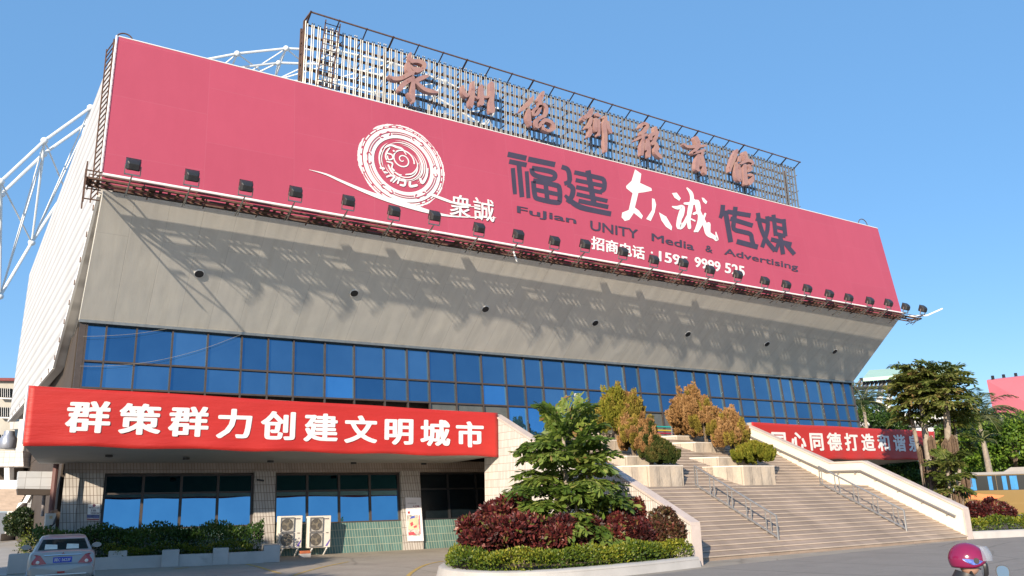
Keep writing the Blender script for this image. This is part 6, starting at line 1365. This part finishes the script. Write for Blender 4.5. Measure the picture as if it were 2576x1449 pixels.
skin_body('body', V, E_, [.15, .14, .15, .075, .065, .075, .055, .04, .075, .055, .04, .10, .075, .05, .045, .10, .075, .05, .045], M['jacket'], per)
mb = MB(); mb.ball(RP(0, 0, hz-.02), .105, 16, 12, (1, .85, 1.2)); mb.ball(RP(.105, 0, hz-.04), .02, 8, 6); mb.build('head', M['skin'], per, smooth=True)
mb = MB(); mb.ball(RP(.085, .035, hz+.005), .014, 8, 6); mb.ball(RP(.085, -.035, hz+.005), .014, 8, 6); mb.obox(RP(.095, 0, hz-.085), lft, fwd, UP, .025, .006, .005); mb.build('face', M['dark_letter'], per)
for s_ in (-1, 1):
    hb_ = RP(.29, .31*s_, 1.02); mb = MB(); mb.ball(hb_, .042, 10, 8, (1, .8, .7)); 
    for k in range(4): q_ = hb_+lft*s_*(-.03+.02*k)+fwd*.03; mb.tube([q_, q_+fwd*.035, q_+fwd*.03-UP*.035, q_-UP*.045], [.010, .010, .009, .008], 6)
    mb.tube([hb_-lft*s_*.03, hb_-lft*s_*.045+fwd*.03-UP*.015, hb_-lft*s_*.05+fwd*.045-UP*.03], [.011, .010, .009], 6); mb.build('hand', M['skin'], per, smooth=True)
mb = MB(); mb.tube([RP(-.08, 0, sh-.0), RP(-.05, 0, sh+.09), RP(-.03, 0, sh+.15)], [.16, .115, .10], 14); mb.build('collar', M['black'], per, smooth=True)
hl = thing('helmet', 'magenta helmet with a blue and white stripe and raised clear visor, on the rider', 'helmet', RP(0, 0, hz))
mb = MB(); nn, mm = 28, 14; vs = []; fs = []
for sg_, kk in ((1, 1.), ):
    for i in range(mm+1):
        th = (math.pi*.66)*i/mm
        for k in range(nn):
            ph = 2*math.pi*k/nn; lo_cut = 1+.10*math.cos(ph)*(-1 if True else 1)*(i/mm); t_ = th*(1-.22*max(0, math.cos(ph))**2*(i/mm))
            vs.append(RP(.165*math.sin(t_)*math.cos(ph)*1.0-.01, .140*math.sin(t_)*math.sin(ph), hz+.005+.150*math.cos(t_)))
for i in range(mm):
    for k in range(nn): k2 = (k+1) % nn; fs.append((i*nn+k, (i+1)*nn+k, (i+1)*nn+k2, i*nn+k2))
mb.add(vs, fs); so_ = mb.build('shell', M['helm'], hl, smooth=True); md = so_.modifiers.new('thickness', 'SOLIDIFY'); md.thickness = .02
mb = MB(); sdv = lft if np.dot(lft, hc-O0) < 0 else -lft
def onshell(f_, z_): return RP(0, 0, 0)+fwd*f_+UP*(hz+.005+z_)+sdv*(.140*math.sqrt(max(0, 1-(f_+.01)**2/.165**2-z_**2/.150**2))+.005)
a_ = [onshell(-.085+.17*t_, .012+.004*math.sin(t_*3)-.018*t_) for t_ in np.linspace(0, 1, 9)]; b_ = [onshell(-.075+.165*t_, -.004-.032*math.sin(math.pi*t_)-.012*t_) for t_ in np.linspace(0, 1, 9)]
mb.add(a_+b_, [(i, i+1, 9+i+1, 9+i) for i in range(8)]); mb.build('stripe', plain('helmet_stripe', (.10, .16, .50), .3, .7, 30), hl)
def visor():
    m, nt, p = nm('clear_visor'); p.inputs['Base Color'].default_value = (.42, .46, .55, 1); p.inputs['Roughness'].default_value = .05
    tr = nt.nodes.new('ShaderNodeBsdfTransparent'); mx = nt.nodes.new('ShaderNodeMixShader'); mx.inputs[0].default_value = .62
    out = [n for n in nt.nodes if n.type == 'OUTPUT_MATERIAL'][0]; nt.links.new(p.outputs[0], mx.inputs[1]); nt.links.new(tr.outputs[0], mx.inputs[2]); nt.links.new(mx.outputs[0], out.inputs[0]); return m
mb = MB(); vs = []; fs = []
for i in range(9):
    e_ = -.12+.85*i/8
    for k in range(13): ph = -1.25+2.5*k/12; vs.append(RP(.035+.175*math.cos(e_)*math.cos(ph), .135*math.sin(ph), hz+.015+.165*math.sin(e_)))
fs = [(i*13+k, i*13+k+1, (i+1)*13+k+1, (i+1)*13+k) for i in range(8) for k in range(12)]
mb.add(vs, fs); mb.build('visor', visor(), hl, smooth=True)
mb = MB(); pv_ = RP(.03, 0, hz+.0)+sdv*.135; mb.tube([pv_, pv_+sdv*.012], .025, 12); mb.tube([RP(-.02, 0, hz-.10)+sdv*.10, RP(.02, 0, hz-.17)+sdv*.06, RP(.03, 0, hz-.19)], .012, 6); mb.build('strap', M['black'], hl)

# ------------------------------------------------------------------ unseen trees added left of the view to shade the car and planter
for i, (x, y, h, r) in enumerate(((-10.5, 11, 5.6, 3.0), (-10, 16.5, 6.6, 3.0), (-10, 21, 6.3, 3.0), (-10, 26, 5.3, 2.9))):
    c = np.array([x, y, h]); t = thing('shade_tree', ['unseen shade tree nearest the viewer, left of the view', 'second unseen shade tree left of the view', 'third unseen shade tree left of the view', 'unseen shade tree nearest the hall, left of the view'][i], 'tree', (x, y, 0), 'street trees on the left'); cs = []
    for k in range(22): d = rdir(1)[0]; cs.append((c+d*r*.7*np.array([1, 1, .7]), np.ones(3)*r*RNG.uniform(.3, .42)))
    crown('crown', cs, 420, .55, .36, L_['tree'], t); mb = MB(); mb.tube([(x, y, 0), (x+.1, y, h*.6), (x, y, h)], [.2, .16, .06], 7); mb.build('trunk', M['bark'], t)
